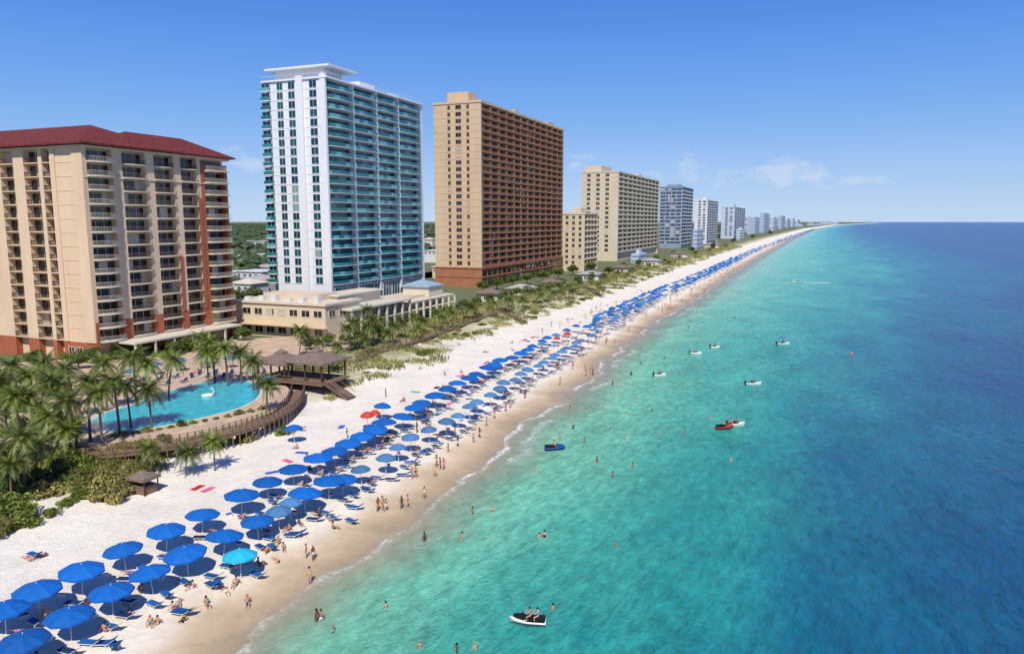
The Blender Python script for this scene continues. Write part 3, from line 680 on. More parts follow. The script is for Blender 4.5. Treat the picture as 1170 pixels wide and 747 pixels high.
# dune grass as stuff
mb = MB()
for k in range(38000):
    big_ = 1.0
    if k < 7000:
        px = R.uniform(-30, 330); py = 600-px*.38+R.uniform(-60, 8); x, y, z = GT(px, max(430, py))
    else: y = 110+R.random()**1.5*900; x = shore(y)-R.uniform(34, 68); big_ = 1+y/350
    if shore(y)-x < 36+6*mnoise.noise(Vector((x*.08, y*.08, 3)))+2: continue
    if mnoise.noise(Vector((x*.13, y*.13, 7))) < -.08+.1*(big_-1): continue
    if indeck(x, y): continue
    z = terr(x, y)
    for q in range(3):
        a_ = R.uniform(0, 6.28); h = R.uniform(.4, 1.0)*(1+.2*(big_-1)); dx, dy = math.cos(a_), math.sin(a_); ox, oy = R.uniform(-.5, .5)*big_, R.uniform(-.5, .5)*big_; ww = .11*big_
        mb.face([(x+ox-dy*ww, y+oy+dx*ww, z-.05), (x+ox+dy*ww, y+oy-dx*ww, z-.05), (x+ox+dx*.35*h+dy*.02, y+oy+dy*.35*h, z+h)])
o = part('dune_grass', mb, M['grass'], None); o['kind'] = 'stuff'; T(o, 'green and straw coloured sea grass covering the dune strip behind the beach', 'grass')
# broadleaf trees
def tree_trunk():
    mb = MB(); mb.tube([(0, 0, 0), (.1, 0, 1.6), (0, .1, 3.2)], [.28, .2, .15], 7)
    for k in range(5):
        a_ = k*1.3; mb.tube([(0, 0, 1.8+k*.2), (.9*math.cos(a_), .9*math.sin(a_), 3.1), (1.7*math.cos(a_), 1.7*math.sin(a_), 4.2)], [.12, .08, .03], 5)
    return mb.mesh('trunk', M['trunk'])
tt = tree_trunk(); tcs = []
for _ in range(3):
    m_ = leafcloud(2200, 2.8, 3.0, .26, 16); m_.v = [(x, y, z+2.0) for x, y, z in m_.v]; tcs.append(m_.mesh('crown', M['leafdark']))
trs = []
def tree(x, y, s): 
    e = E('broadleaf_tree', (x, y, terr(x, y)), R.uniform(0, 6), s); mk('trunk', tt, e); mk('crown', R.choice(tcs), e); trs.append((proj(x, y, 5)[0], e))
for px, py, s in [(12,575,.6),(42,560,.5),(70,548,.5),(188,510,.35),(560,346,.7),(575,343,.8),(590,340,.8),(603,338,.8),(616,336,.8),(630,333,.8),(643,329,.8),(545,350,.7),(530,354,.7),(515,360,.6),(500,364,.6),(660,325,.9),(676,321,.9),(695,315,1),(712,310,1),(730,305,1),(750,300,1.1),(770,294,1.1),(790,289,1.2),(815,284,1.3),(838,278,1.4),(860,273,1.6),(880,268.5,1.8),(480,370,.5),(455,378,.5),(278,392,.8),(200,408,.7),(215,405,.8),(290,350,1.4),(272,352,1.3),(435,385,.5),(415,390,.5),(395,396,.6),(30,505,.7),(140,410,.8),(165,408,.8),(375,398,.7),(355,402,.7),(20,450,.9),(60,446,.8),(2,470,.9),(90,425,.8),(45,425,.9),(108,418,.8),(240,402,.7),(552,334,1),(568,331,1.1),(585,328,1.1),(602,325,1.1),(620,322,1.2),(638,319,1.2),(655,315,1.2),(675,311,1.2)]:
    x, y, z = GT(px, py); tree(x, y, s)
trs.sort(key=lambda q: q[0])
for i, (px, e) in enumerate(trs): T(e, '%s bushy dark green tree counting from the left of the photo' % ordn(i+1), 'tree', 'bushy trees by the hotels')
# ------------------------------------------------------------ pool deck
o = part('pool_terrace', MB().prism(deck, .6, DZ), M['paving'], None); o['kind'] = 'structure'
def smooth_loop(pts, n_=6):
    out = []; L = len(pts)
    for i in range(L):
        p0, p1, p2, p3 = [pts[(i+k) % L] for k in (-1, 0, 1, 2)]
        for j in range(n_):
            t = j/n_; out.append(tuple(.5*((2*p1[c])+(-p0[c]+p2[c])*t+(2*p0[c]-5*p1[c]+4*p2[c]-p3[c])*t*t+(-p0[c]+3*p1[c]-3*p2[c]+p3[c])*t**3) for c in (0, 1)))
    return out
pp = smooth_loop([G(a_, b_, DZ) for a_, b_ in [(98,486),(118,473),(160,460),(196,447),(230,438),(270,435),(293,440),(296,452),(278,464),(248,473),(208,482),(160,491),(122,493)]])
def offset(pts, d):
    out = []; n_ = len(pts)
    for i in range(n_):
        a_, b_ = Vector(pts[i-1]), Vector(pts[(i+1) % n_]); t = (b_-a_).normalized(); out.append((pts[i][0]+t.y*d, pts[i][1]-t.x*d))
    return out
area = sum(pp[i][0]*pp[(i+1) % len(pp)][1]-pp[(i+1) % len(pp)][0]*pp[i][1] for i in range(len(pp)))
pool = E('swimming_pool', (pp[0][0], pp[0][1], DZ)); T(pool, 'large curved turquoise swimming pool on the terrace of the red-roofed condominium', 'pool')
oo = offset(pp, .5 if area > 0 else -.5)
loc_ = lambda q: [(x-pp[0][0], y-pp[0][1]) for x, y in q]
part('coping', MB().prism(loc_(oo), 0, .06), M['offwhite'], pool); part('water', MB().prism(loc_(pp), .02, .075), pool_mat(), pool)
x, y = G(237, 453, DZ); e = E('pool_float', (x, y, DZ+.08), 1); T(e, 'white swan-shaped float on the turquoise pool', 'pool float')
mb = MB(); mb.tube([(.9*math.cos(t*PI/6), .7*math.sin(t*PI/6), .15) for t in range(13)], .22, 8); part('ring', mb, M['plasticwhite'], e, True)
part('neck', MB().tube([(.9, 0, .2), (1.15, 0, .7), (.95, 0, 1.2), (.75, 0, 1.35), (.5, 0, 1.25)], [.16, .12, .1, .12, .04], 8), M['plasticwhite'], e, True)
bw_px = [(40,517),(120,520),(190,511),(245,500),(290,487),(322,473),(338,458),(341,446)]
def walkway(pxs, z, label, width=2.2, posts=60):
    pts = [Vector((*G(a_, b_, z), 0)) for a_, b_ in pxs]
    sp_ = []
    for i in range(len(pts)-1):
        for j in range(6): sp_.append(pts[i].lerp(pts[i+1], j/6))
    sp_.append(pts[-1])
    for _ in range(6): sp_ = [sp_[0]]+[(sp_[i-1]+sp_[i]*2+sp_[i+1])/4 for i in range(1, len(sp_)-1)]+[sp_[-1]]
    o0 = sp_[0].copy(); e = E('boardwalk', (o0.x, o0.y, z)); T(e, label, 'boardwalk')
    sp_ = [q-o0 for q in sp_]; L, Rr = [], []
    for i, q in enumerate(sp_):
        t = (sp_[min(i+1, len(sp_)-1)]-sp_[max(0, i-1)]).normalized(); nrm = Vector((t.y, -t.x, 0)); L.append(q-nrm*width/2); Rr.append(q+nrm*width/2)
    mb = MB()
    for i in range(len(L)-1): mb.prism([(L[i].x, L[i].y), (Rr[i].x, Rr[i].y), (Rr[i+1].x, Rr[i+1].y), (L[i+1].x, L[i+1].y)], -.25, 0)
    part('deck_boards', mb, M['wood'], e)
    for side in (L, Rr):
        mb = MB()
        for h in (.45, .75, 1.1): mb.tube([(q.x, q.y, h) for q in side], .04, 5)
        part('railing', mb, M['wood'], e)
        post = MB().box(-.07, .07, -.07, .07, -2.2, 1.2).mesh('post', M['wood'])
        step = max(1, len(side)//posts)
        for q in side[::step]: mk('post', post, e, (q.x, q.y, 0))
walkway(bw_px, 3.3, 'curved wooden boardwalk with railings wrapping the seaward side of the pool')
walkway([(405,412),(440,400),(480,388),(520,374),(555,361),(585,352)], 3.0, 'straight wooden boardwalk along the dune in front of the glass tower', 1.8)
walkway([(562,352),(580,359),(598,366)], 2.6, 'short wooden boardwalk crossing the dune below the tan tower', 1.8)
walkway([(655,326),(672,331),(688,337)], 2.6, 'short wooden boardwalk crossing the dune below the wide cream tower', 2.0)
# pavilion
x, y = G(343, 437, DZ)
e = E('beach_pavilion', (x, y, 2.2)); T(e, 'dark wooden pavilion with brown shingled hip roofs and stairs down to the sand', 'pavilion')
part('floor', MB().box(-8, 8, -4, 5, 1.6, 1.95), M['wood'], e)
for (cx, cy, s, h) in ((-4.3, 0, 3.4, 5.0), (3.2, 1.2, 4.0, 5.6)):
    rf = part('roof', MB().hip(cx-s-.6, cx+s+.6, cy-s-.4, cy+s+.4, h, 1.7), M['shingle'], e)
    mk('cupola', MB().hip(-.9, .9, -.9, .9, .9, .7).mesh('cupola', M['shingle']), rf, (cx, cy, h+.7))
    for i in (-1, 0, 1):
        for j in (-1, 1): part('post', MB().box(-.13, .13, -.13, .13, -1, h-.36), M['wooddark'], e, loc=(cx+i*(s-.2), cy+j*(s-.3), 0))
mb = MB()
for z in (2.4, 2.9):
    mb.box(-7.9, 7.9, -3.95, -3.87, z, z+.09); mb.box(-7.9, 7.9, 4.87, 4.95, z, z+.09)
for k in range(40): mb.box(-7.9+k*.4, -7.84+k*.4, -3.94, -3.88, 1.95, 2.4)
part('railing', mb, M['wood'], e)
mb = MB()
for k in range(12): mb.box(8+k*.42, 8.5+k*.42, -3, -.6, 1.75-k*.2, 1.87-k*.2)
part('stairs', mb, M['wood'], e)
mb = MB()
for s_ in (-3.1, -.55): mb.tube([(8, s_, 2.9), (13, s_, .5)], .06, 5); mb.tube([(8, s_, 1.7), (13, s_, -.7)], .1, 4)
part('handrail', mb, M['wood'], e)
x, y, z = GT(165, 562); e = E('beach_hut', (x, y, z)); T(e, 'small brown wooden attendant hut standing alone on the white sand', 'hut')
part('roof', MB().hip(-1.5, 1.5, -1.3, 1.3, 2.1, .6), M['shingle'], e); part('counter', MB().box(-1.1, 1.1, -.9, .9, 0, 1.0), M['wood'], e)
for i in (-1, 1):
    for j in (-1, 1): part('post', MB().box(-.06, .06, -.06, .06, 0, 1.76), M['wooddark'], e, loc=(i*1.2, j*1.0, 0))
# ------------------------------------------------------------ umbrellas
def canopy(r, seg, m, val=.16, h=.62):
    mb = MB(); top = (0, 0, h); rings = []
    for q, zz in ((.35, h*.80), (.7, h*.45), (1.0, 0)):
        rg = []
        for k in range(seg*2):
            a_ = PI*k/seg; rr = r*q*(1 if k % 2 == 0 else .945); rg.append((rr*math.cos(a_), rr*math.sin(a_), zz-(0 if k % 2 == 0 else .06*q)+(0 if k % 2 == 0 or q < 1 else .06)))
        rings.append(rg)
    n_ = seg*2
    for k in range(n_): mb.face([top, rings[0][k], rings[0][(k+1) % n_]])
    for a_, b_ in ((0, 1), (1, 2)):
        for k in range(n_): mb.face([rings[a_][k], rings[b_][k], rings[b_][(k+1) % n_], rings[a_][(k+1) % n_]])
    for k in range(n_):
        p, q = rings[2][k], rings[2][(k+1) % n_]; mb.face([p, (p[0]*1.0, p[1]*1.0, p[2]-val), (q[0], q[1], q[2]-val), q])
    return mb
def ribs(r, seg, h=.62):
    mb = MB()
    for k in range(seg):
        a_ = 2*PI*k/seg; mb.tube([(0, 0, h-.08), (r*.97*math.cos(a_), r*.97*math.sin(a_), -.02)], .018, 4)
    return mb.mesh('ribs', M['pole'])
polem = MB().tube([(0, 0, -.1), (0, 0, 2.75)], .035, 8).tube([(0, 0, 2.76), (0, 0, 2.95)], [.05, .015], 6).mesh('pole', M['pole'])
cm = {}
for k_, m_, r_ in (('blue', M['blue'], 1.88), ('steel', M['steel'], 1.35), ('turq', M['turq'], 1.6), ('red', M['red'], 1.05), ('steelB', M['steel'], 1.35), ('blueS', M['blue'], 1.4)):
    cm[k_] = (canopy(r_, 8, m_).mesh('canopy', m_), ribs(r_, 8))
def umbrella(x, y, kind, z=None):
    z = terr(x, y) if z is None else z
    s = R.uniform(.92, 1.07)
    e = E('beach_umbrella', (x, y, z), R.uniform(0, 1), s)
    e.rotation_euler = (R.gauss(0, .045), R.gauss(0, .045), R.uniform(0, 1))
    mk('canopy', cm[kind][0], e, (0, 0, 2.2)); mk('pole', polem, e)
    if y < 220: mk('ribs', cm[kind][1], e, (0, 0, 2.2))
    return e
CZ = 2.35
def lounger_mesh():
    fr = MB()
    for s_ in (-.3, .3): fr.box(s_-.025, s_+.025, -.95, .35, .28, .33); fr.tube([(s_, .3, .3), (s_, .95, .72)], .025, 5)
    for a_ in (-.8, .2):
        for s_ in (-.3, .3): fr.box(s_-.025, s_+.025, a_-.025, a_+.025, 0, .28)
    cu = MB(); cu.box(-.32, .32, -.97, .33, .335, .39)
    for y0, z0, y1, z1 in ((.335, .34, .97, .76),): cu.face([(-.32, y0, z0+.05), (.32, y0, z0+.05), (.32, y1, z1+.05), (-.32, y1, z1+.05)]); cu.face([(-.32, y0, z0), (-.32, y1, z1), (.32, y1, z1), (.32, y0, z0)])
    return fr.mesh('frame', M['pole']), cu.mesh('sling', M['chairblue']), cu.mesh('sling', M['chairnavy'])
lf, lc1, lc2 = lounger_mesh()
def lounger(x, y, rz, label, group, navy=False, z=None):
    e = E('sun_lounger', (x, y, terr(x, y) if z is None else z), rz); mk('frame', lf, e); mk('sling', lc2 if navy else lc1, e); T(e, label, 'sun lounger', group); return e
rowA_px = [(4,694),(43,672),(92,650),(142,624),(189,604),(230,585),(275,565),(305,548),(335,534),(363,523),(382,514),(398,505),(414,496),(428,489)]
rowB_px = [(27,727),(79,700),(127,673),(173,651),(214,630),(254,611),(294,592),(347,563),(391,545)]
gA = [(440,483),(541,427),(640,380),(720,343),(800,311),(860,285.5),(905,269),(930,261.5)]
gB = [(412,534),(450,512),(516,477),(600,425),(660,390),(720,353),(800,317),(860,288.5),(905,271),(930,262.3)]
def place_row(first, guide, n_, step):
    out = [GT(a_, b_, CZ)[:2] for a_, b_ in first]
    g = [GT(a_, b_, CZ)[:2] for a_, b_ in guide]
    y = g[0][1]; k = 0; out2 = []
    while y < g[-1][1]:
        k += 1; x = interp(g, y)
        if y < 190 or R.random() > .14: out2.append((x+R.gauss(0, .3+y*.001), y+R.gauss(0, .4)))
        y += step*(1 if y < 200 else 1.15)
    return out+out2[:n_], out2[n_:]
A_, Ar = place_row(rowA_px, gA, 96, 5.0); B_, Br = place_row(rowB_px, gB, 100, 4.8)
ga_, gb_ = [GT(*q, CZ)[:2] for q in gA], [GT(*q, CZ)[:2] for q in gB]
Mg = [((interp(ga_, y)+interp(gb_, y))/2+R.gauss(0, .4), y) for y in [210+i*7.5+R.uniform(-1, 1) for i in range(420)] if R.random() > .25]
M_, Mr = Mg[:70], Mg[70:]
for nm, row, rl in (('landward', A_, 0), ('seaward', B_, 1), ('middle', M_, 2)):
    for i, (x, y) in enumerate(row):
        kind = 'blue' if y < 170 else R.choice(['blueS', 'blueS', 'steelB'])
        if rl == 1 and i >= 9 and y < 260: kind = 'steel'
        if rl == 2: kind = R.choice(['blueS', 'steel', 'blueS'])
        e = umbrella(x, y, kind)
        cn = {'blue': 'royal blue', 'blueS': 'royal blue', 'steel': 'small faded blue', 'steelB': 'faded blue'}[kind]
        if i < 40: T(e, '%s beach umbrella, %s in the %s row from the bottom left' % (cn, ordn(i+1), nm), 'umbrella', 'beach umbrellas in rows on the sand')
        else: T(e, '%s umbrella among the distant part of the %s row' % (cn, nm), 'umbrella', 'distant %s umbrellas of the %s row' % (cn, nm))
        if i < (50 if rl < 2 else 20):
            for s_ in (-1, 1):
                lx, ly = x+1.3+R.uniform(-.4, 1.3), y+s_*R.uniform(.6, 1.2)-.5
                lounger(lx, ly, -PI/2+R.uniform(-.45, .45), 'blue sun lounger on the %s side under the %s umbrella of the %s row' % ('near' if s_ < 0 else 'far', ordn(i+1), nm), 'sun loungers under the umbrellas', R.random() < .3)
mb = MB()
for x, y in Ar+Br+Mr:
    z = terr(x, y)+2.2; r_ = R.uniform(1.0, 1.4)
    if R.random() < .28: continue
    mi = 0 if R.random() < .4 else 1
    for k in range(6):
        a_, b_ = PI*k/3, PI*(k+1)/3; mb.face([(x, y, z+.6), (x+r_*math.cos(a_), y+r_*math.sin(a_), z), (x+r_*math.cos(b_), y+r_*math.sin(b_), z)], mi)
    mb.box(x-.04, x+.04, y-.04, y+.04, z-2.2, z+.5, mi)
o = part('distant_umbrellas', mb, [M['blue'], M['steel']], None); o['kind'] = 'stuff'; T(o, 'broken line of far blue umbrellas running toward the horizon', 'umbrellas')
ex = [(274,634,'turq','turquoise beach umbrella near the water'),(318,582,'steel','small faded blue umbrella seaward of the royal blue row, nearer one'),(331,573,'steel','small faded blue umbrella seaward of the royal blue row, farther one'),(436,464,'blueS','lone royal blue umbrella on open sand landward of the rows'),(420,474,'red','red beach umbrella landward of the blue rows, nearest red one'),(428,470,'red','red beach umbrella beside the nearest red one'),(375,549,'blue','royal blue umbrella wedged between the two rows'),(336,489,'blueS','low royal blue umbrella beside dune loungers'),(636,386,'red','far red umbrella among the blue rows'),(648,381,'red','farthest red umbrella among the blue rows')]
for px, py, k_, lab in ex:
    x, y, z = GT(px, py, CZ); T(umbrella(x, y, k_), lab, 'umbrella')
for i, (px, py) in enumerate([(130,741),(120,738),(40,637),(208,703),(213,702),(243,672),(250,671),(330,494),(320,495),(343,492),(487,518),(492,516),(335,614),(340,612),(381,594),(406,582),(312,628),(150,690),(295,660),(262,650),(420,560),(432,548),(470,530),(402,598),(505,500)]):
    x, y, z = GT(px, py); lounger(x, y, R.uniform(-2.2, -1), '%s loose blue sun lounger in the open, counting those without a parasol' % ordn(i+1), 'loose sun loungers on open sand')
for i in range(22):
    t = i/22; px = 110+200*t; py = (446 if i % 2 else 440)-18*t if px < 215 else 431-(i % 2)*4
    x, y = G(px, py, DZ); lounger(x, y, R.uniform(0, 1), '%s lounger from the left on the terrace behind the pool' % ordn(i+1), 'loungers on the pool terrace', True, z=DZ)
for i, (px, py) in enumerate([(150,437),(180,428),(205,424),(235,421),(262,420),(308,447)]):
    x, y = G(px, py, DZ); T(umbrella(x, y, 'steelB', DZ), '%s faded blue parasol from the left on the pool terrace' % ordn(i+1), 'umbrella', 'parasols on the pool terrace')
# coolers beside the umbrellas
cb = MB().box(-.28, .28, -.18, .18, .0, .30).mesh('body', M['pole']); cl_ = {k: MB().box(-.30, .30, -.20, .20, .302, .37).mesh('lid', M['c_'+k]) for k in ('red', 'blue', 'white')}
ch = MB().tube([(-.31, 0, .2), (-.34, 0, .45), (.34, 0, .45), (.31, 0, .2)], .015, 5).mesh('handle', M['darkmetal'])
k_ = {}
for x, y in sorted(A_[:26]+B_[:26], key=lambda q: q[1]):
    if R.random() < .6:
        c_ = R.choice(list(cl_)); k_[c_] = k_.get(c_, 0)+1; xx, yy = x-R.uniform(.3, 1.6), y+R.uniform(-2, -.8)
        e = E('cool_box', (xx, yy, terr(xx, yy)), R.uniform(0, 3)); mk('body', cb, e); mk('lid', cl_[c_], e); mk('handle', ch, e); T(e, 'cool box with %s lid on sand by the umbrellas, %s nearest' % (c_, ordn(k_[c_])), 'cool box', 'cool boxes by the umbrellas')
# ------------------------------------------------------------ people
def skin(v, e, r, name, m, sub=1):
    me = bpy.data.meshes.new('t'); me.from_pydata(v, e, []); ob = bpy.data.objects.new('t', me); C.objects.link(ob)
    md = ob.modifiers.new('s', 'SKIN'); md.use_smooth_shade = True
    for i, q in enumerate(me.skin_vertices[0].data): q.radius = (r[i], r[i]) if not isinstance(r[i], tuple) else r[i]
    me.skin_vertices[0].data[0].use_root = True
    if sub: s_ = ob.modifiers.new('u', 'SUBSURF'); s_.levels = sub
    dg = bpy.context.evaluated_depsgraph_get(); me2 = bpy.data.meshes.new_from_object(ob.evaluated_get(dg)); me2.name = name
    bpy.data.objects.remove(ob); me2.materials.clear(); me2.materials.append(m); return me2
def figure(J, name):
    names = ['pel', 'spi', 'che', 'nek', 'hed', 'top', 'sL', 'eL', 'hL', 'fL', 'sR', 'eR', 'hR', 'fR', 'pL', 'kL', 'aL', 'tL', 'pR', 'kR', 'aR', 'tR']
    rad = [.125, .115, .135, .055, .095, .06, .06, .042, .03, .03, .06, .042, .03, .03, .085, .058, .04, .03, .085, .058, .04, .03]
    ed = [('pel','spi'),('spi','che'),('che','nek'),('nek','hed'),('hed','top'),('che','sL'),('sL','eL'),('eL','hL'),('hL','fL'),('che','sR'),('sR','eR'),('eR','hR'),('hR','fR'),('pel','pL'),('pL','kL'),('kL','aL'),('aL','tL'),('pel','pR'),('pR','kR'),('kR','aR'),('aR','tR')]
    v = [J[n_] for n_ in names]; e = [(names.index(a_), names.index(b_)) for a_, b_ in ed]
    body = skin(v, e, rad, 'body', M['skin0'])
    L = lambda a_, b_, t: tuple(J[a_][i]*(1-t)+J[b_][i]*t for i in range(3))
    sh_ = skin([J['pel'], L('pel', 'spi', .5), J['pL'], L('pL', 'kL', .5), J['pR'], L('pR', 'kR', .5)], [(0, 1), (0, 2), (2, 3), (0, 4), (4, 5)], [.14, .13, .105, .085, .105, .085], 'shorts', M['c_blue'])
    su = skin([J['pel'], J['spi'], L('spi', 'che', .9), J['pL'], J['pR']], [(0, 1), (1, 2), (0, 3), (0, 4)], [.138, .125, .147, .09, .09], 'swimsuit', M['c_red'])
    hd = Vector(J['hed']); tp = Vector(J['top']); ax = (tp-Vector(J['nek'])).normalized()
    mb = MB(); mb.tube([tuple(hd+ax*.0+Vector((0, .03, 0))), tuple(hd+ax*.06+Vector((0, .02, 0))), tuple(hd+ax*.12), tuple(hd+ax*.15)], [.112, .115, .085, .03], 8)
    return dict(body=body, shorts=sh_, swimsuit=su, hair=mb.mesh('hair', M['hair_d'], True))
st = dict(pel=(0,0,.95), spi=(0,.01,1.14), che=(0,0,1.34), nek=(0,0,1.5), hed=(0,-.015,1.61), top=(0,-.01,1.69), sL=(-.18,0,1.42), eL=(-.26,.03,1.14), hL=(-.27,-.06,.90), fL=(-.27,-.08,.80), sR=(.18,0,1.42), eR=(.26,.03,1.14), hR=(.28,-.06,.90), fR=(.28,-.08,.80), pL=(-.09,0,.88), kL=(-.11,-.01,.49), aL=(-.11,.02,.08), tL=(-.13,-.14,.03), pR=(.09,0,.88), kR=(.11,-.01,.49), aR=(.11,.02,.08), tR=(.13,-.14,.03))
wk = dict(st); wk.update(kL=(-.1,-.18,.52), aL=(-.1,-.25,.12), tL=(-.11,-.42,.08), kR=(.1,.08,.50), aR=(.1,.30,.14), tR=(.1,.24,.03), eL=(-.25,.12,1.16), hL=(-.24,.10,.92), fL=(-.24,.08,.83), eR=(.25,-.08,1.16), hR=(.24,-.22,.98), fR=(.24,-.28,.90))
pt = dict(st); pt.update(eL=(-.38,-.05,1.30), hL=(-.36,-.25,1.46), fL=(-.32,-.30,1.53), eR=(.34,.05,1.2), hR=(.2,-.06,1.02), fR=(.15,-.08,.98), kL=(-.15,-.03,.49), aL=(-.19,.02,.08), tL=(-.22,-.13,.03))
si = dict(pel=(0,0,.13), spi=(0,.06,.32), che=(0,.08,.52), nek=(0,.06,.68), hed=(0,.03,.79), top=(0,.03,.87), sL=(-.18,.07,.60), eL=(-.24,-.10,.42), hL=(-.18,-.32,.42), fL=(-.15,-.40,.42), sR=(.18,.07,.60), eR=(.27,.22,.34), hR=(.28,.30,.08), fR=(.28,.36,.04), pL=(-.09,-.05,.12), kL=(-.14,-.36,.44), aL=(-.13,-.62,.08), tL=(-.13,-.78,.04), pR=(.09,-.05,.12), kR=(.13,-.42,.36), aR=(.13,-.72,.07), tR=(.14,-.86,.04))
ly = dict(pel=(0,0,.13), spi=(0,.2,.13), che=(0,.4,.14), nek=(0,.56,.13), hed=(0,.68,.13), top=(0,.76,.13), sL=(-.18,.48,.11), eL=(-.32,.30,.06), hL=(-.34,.06,.05), fL=(-.34,-.03,.05), sR=(.18,.48,.11), eR=(.36,.62,.06), hR=(.2,.80,.06), fR=(.12,.84,.06), pL=(-.09,-.07,.11), kL=(-.12,-.46,.09), aL=(-.12,-.86,.06), tL=(-.14,-.96,.12), pR=(.09,-.07,.11), kR=(.14,-.44,.22), aR=(.12,-.80,.06), tR=(.13,-.95,.08))
rd = dict(pel=(0,0,.10), spi=(0,.02,.30), che=(0,-.03,.50), nek=(0,-.06,.66), hed=(0,-.09,.77), top=(0,-.09,.85), sL=(-.18,-.03,.58), eL=(-.26,-.22,.42), hL=(-.22,-.46,.40), fL=(-.21,-.54,.40), sR=(.18,-.03,.58), eR=(.26,-.22,.42), hR=(.22,-.46,.40), fR=(.21,-.54,.40), pL=(-.1,-.04,.08), kL=(-.26,-.38,.02), aL=(-.28,-.30,-.36), tL=(-.28,-.44,-.40), pR=(.1,-.04,.08), kR=(.26,-.38,.02), aR=(.28,-.30,-.36), tR=(.28,-.44,-.40))
FIG = {'standing': figure(st, 's'), 'walking': figure(wk, 'w'), 'shading eyes': figure(pt, 'p'), 'sitting': figure(si, 'i'), 'lying': figure(ly, 'l'), 'riding': figure(rd, 'r')}
people = []
def person(x, y, z, rz, pose, where, detail=True, s=None):
    e = E('person', (x, y, z), rz, s or R.uniform(.9, 1.08)); f = FIG[pose]
    def om(name, mesh, m):
        o = mk(name, mesh, e); o.material_slots[0].link = 'OBJECT'; o.material_slots[0].material = m; return o
    om('body', f['body'], M['skin%d' % R.choice([0, 0, 1, 2, 2, 3])])
    cl = R.choice(list(CLO)); kind = R.choice(['shorts', 'swimsuit'])
    om(kind, f[kind], M['c_'+cl])
    if detail: om('hair', f['hair'], M['hair_b'] if R.random() < .3 else M['hair_d'])
    people.append((y, e, pose, cl, kind, where)); return e
for px, py in [(354,667),(350,638),(358,640),(432,584),(437,583),(441,584),(459,581),(466,580),(471,547),(475,546),(485,570),(503,536),(507,537),(499,534),(512,517),(523,510),(541,506),(548,500),(556,487),(578,470),(583,466),(600,455),(455,520),(497,545),(565,478),(520,498),(640,440),(668,424)]:
    x, y, z = GT(px, py); person(x, y, z, R.uniform(0, 6.28), R.choice(['standing', 'walking', 'shading eyes']), 'near the water line')
for k in range(85):
    y = 150+R.random()**1.3*450; x = shore(y)-R.uniform(.3, 10); person(x, y, terr(x, y), R.uniform(0, 6.28), R.choice(['standing', 'walking', 'walking', 'shading eyes']), 'near the water line', y < 280)
for px, py in [(172,714),(180,713),(198,697),(236,692),(318,622),(324,628),(296,646),(381,604),(377,595),(120,722),(52,704),(283,690),(330,606),(342,600),(365,588),(270,668),(220,672),(162,676),(100,690),(305,632)]:
    x, y, z = GT(px, py); person(x, y, z, R.uniform(0, 6.28), 'sitting', 'on the dry sand')
for px, py in [(44,637),(34,638),(210,706),(258,676),(300,606),(400,578),(315,640),(205,690),(148,700)]:
    x, y, z = GT(px, py); person(x, y, z, R.uniform(0, 6.28), 'lying', 'on the dry sand')
for k in range(95):
    y = 80+R.random()*300; x = shore(y)-R.uniform(9, 30); ps = R.choice(['sitting', 'sitting', 'lying', 'standing']); person(x, y, terr(x, y), R.uniform(0, 6.28), ps, 'on the dry sand', y < 220)
for row in (A_[:30], B_[:30]):
    for x, y in row:
        if R.random() < .5: person(x+R.uniform(.9, 1.9), y+R.uniform(-1.6, .4), terr(x, y)+.36, -PI/2+R.uniform(-.3, .3), R.choice(['lying', 'sitting']), 'on a sun lounger under an umbrella')
for px, py in [(441,694),(381,722),(362,709),(367,708),(480,740),(522,744),(543,741),(485,618),(528,616),(540,587),(563,584),(616,614),(622,614),(703,624),(632,696),(682,528),(723,534),(700,545),(835,527),(715,502),(849,362),(640,500),(655,490),(668,505),(610,540),(745,470),(727,455),(670,470),(700,440),(760,420),(820,398),(780,440),(812,478),(905,420)]:
    x, y = G(px, py, .0); d = x-shore(y); person(x, y, -min(1.0, .25+d*.09) if d < 20 else -1.1, R.uniform(0, 6.28), R.choice(['standing', 'shading eyes', 'walking']), 'wading in the green sea')
for k in range(38):
    y = 110+R.random()**1.2*420; x = shore(y)+R.uniform(1, 28)*(1+y/500); d = x-shore(y); person(x, y, -min(1.15, .15+d*.08), R.uniform(0, 6.28), R.choice(['standing', 'walking']), 'wading in the green sea', y < 240)
for k in range(12):
    px = R.uniform(60, 300); py = 430 if px > 190 else 447-(px-60)*.05; x, y = G(px, py+R.uniform(-4, 3), DZ); person(x, y, DZ, R.uniform(0, 6), R.choice(['standing', 'walking']), 'on the pool terrace')
# ------------------------------------------------------------ boats
def hull(L, W, dk_, st_=9, keel=-.25, bow=.25):
    mb = MB(); rings = []
    for i in range(st_):
        t = i/(st_-1); x = -L/2+L*t; hw = W/2*(1 if t < .45 else math.cos((t-.45)/.55*PI/2)**.7 if t < .999 else .02); hw = max(hw, .02); top = dk_+bow*max(0, t-.4)**1.5*2; kz = keel+(.3 if t > .99 else .22*max(0, t-.7)*3)
        rings.append([(x, -hw, top), (x, -hw*.93, top-.12), (x, -hw*.55, kz+.12), (x, 0, kz), (x, hw*.55, kz+.12), (x, hw*.93, top-.12), (x, hw, top), (x, hw*.5, top+.03), (x, -hw*.5, top+.03)])
    n_ = 9; b = len(mb.v)
    for r_ in rings: mb.v += r_
    for i in range(st_-1):
        for k in range(n_): mb.f.append((b+i*n_+k, b+(i+1)*n_+k, b+(i+1)*n_+(k+1) % n_, b+i*n_+(k+1) % n_)); mb.m.append(0)
    mb.f.append(tuple(b+k for k in range(n_))); mb.m.append(0); mb.f.append(tuple(b+(st_-1)*n_+k for k in range(n_-1, -1, -1))); mb.m.append(0)
    return mb
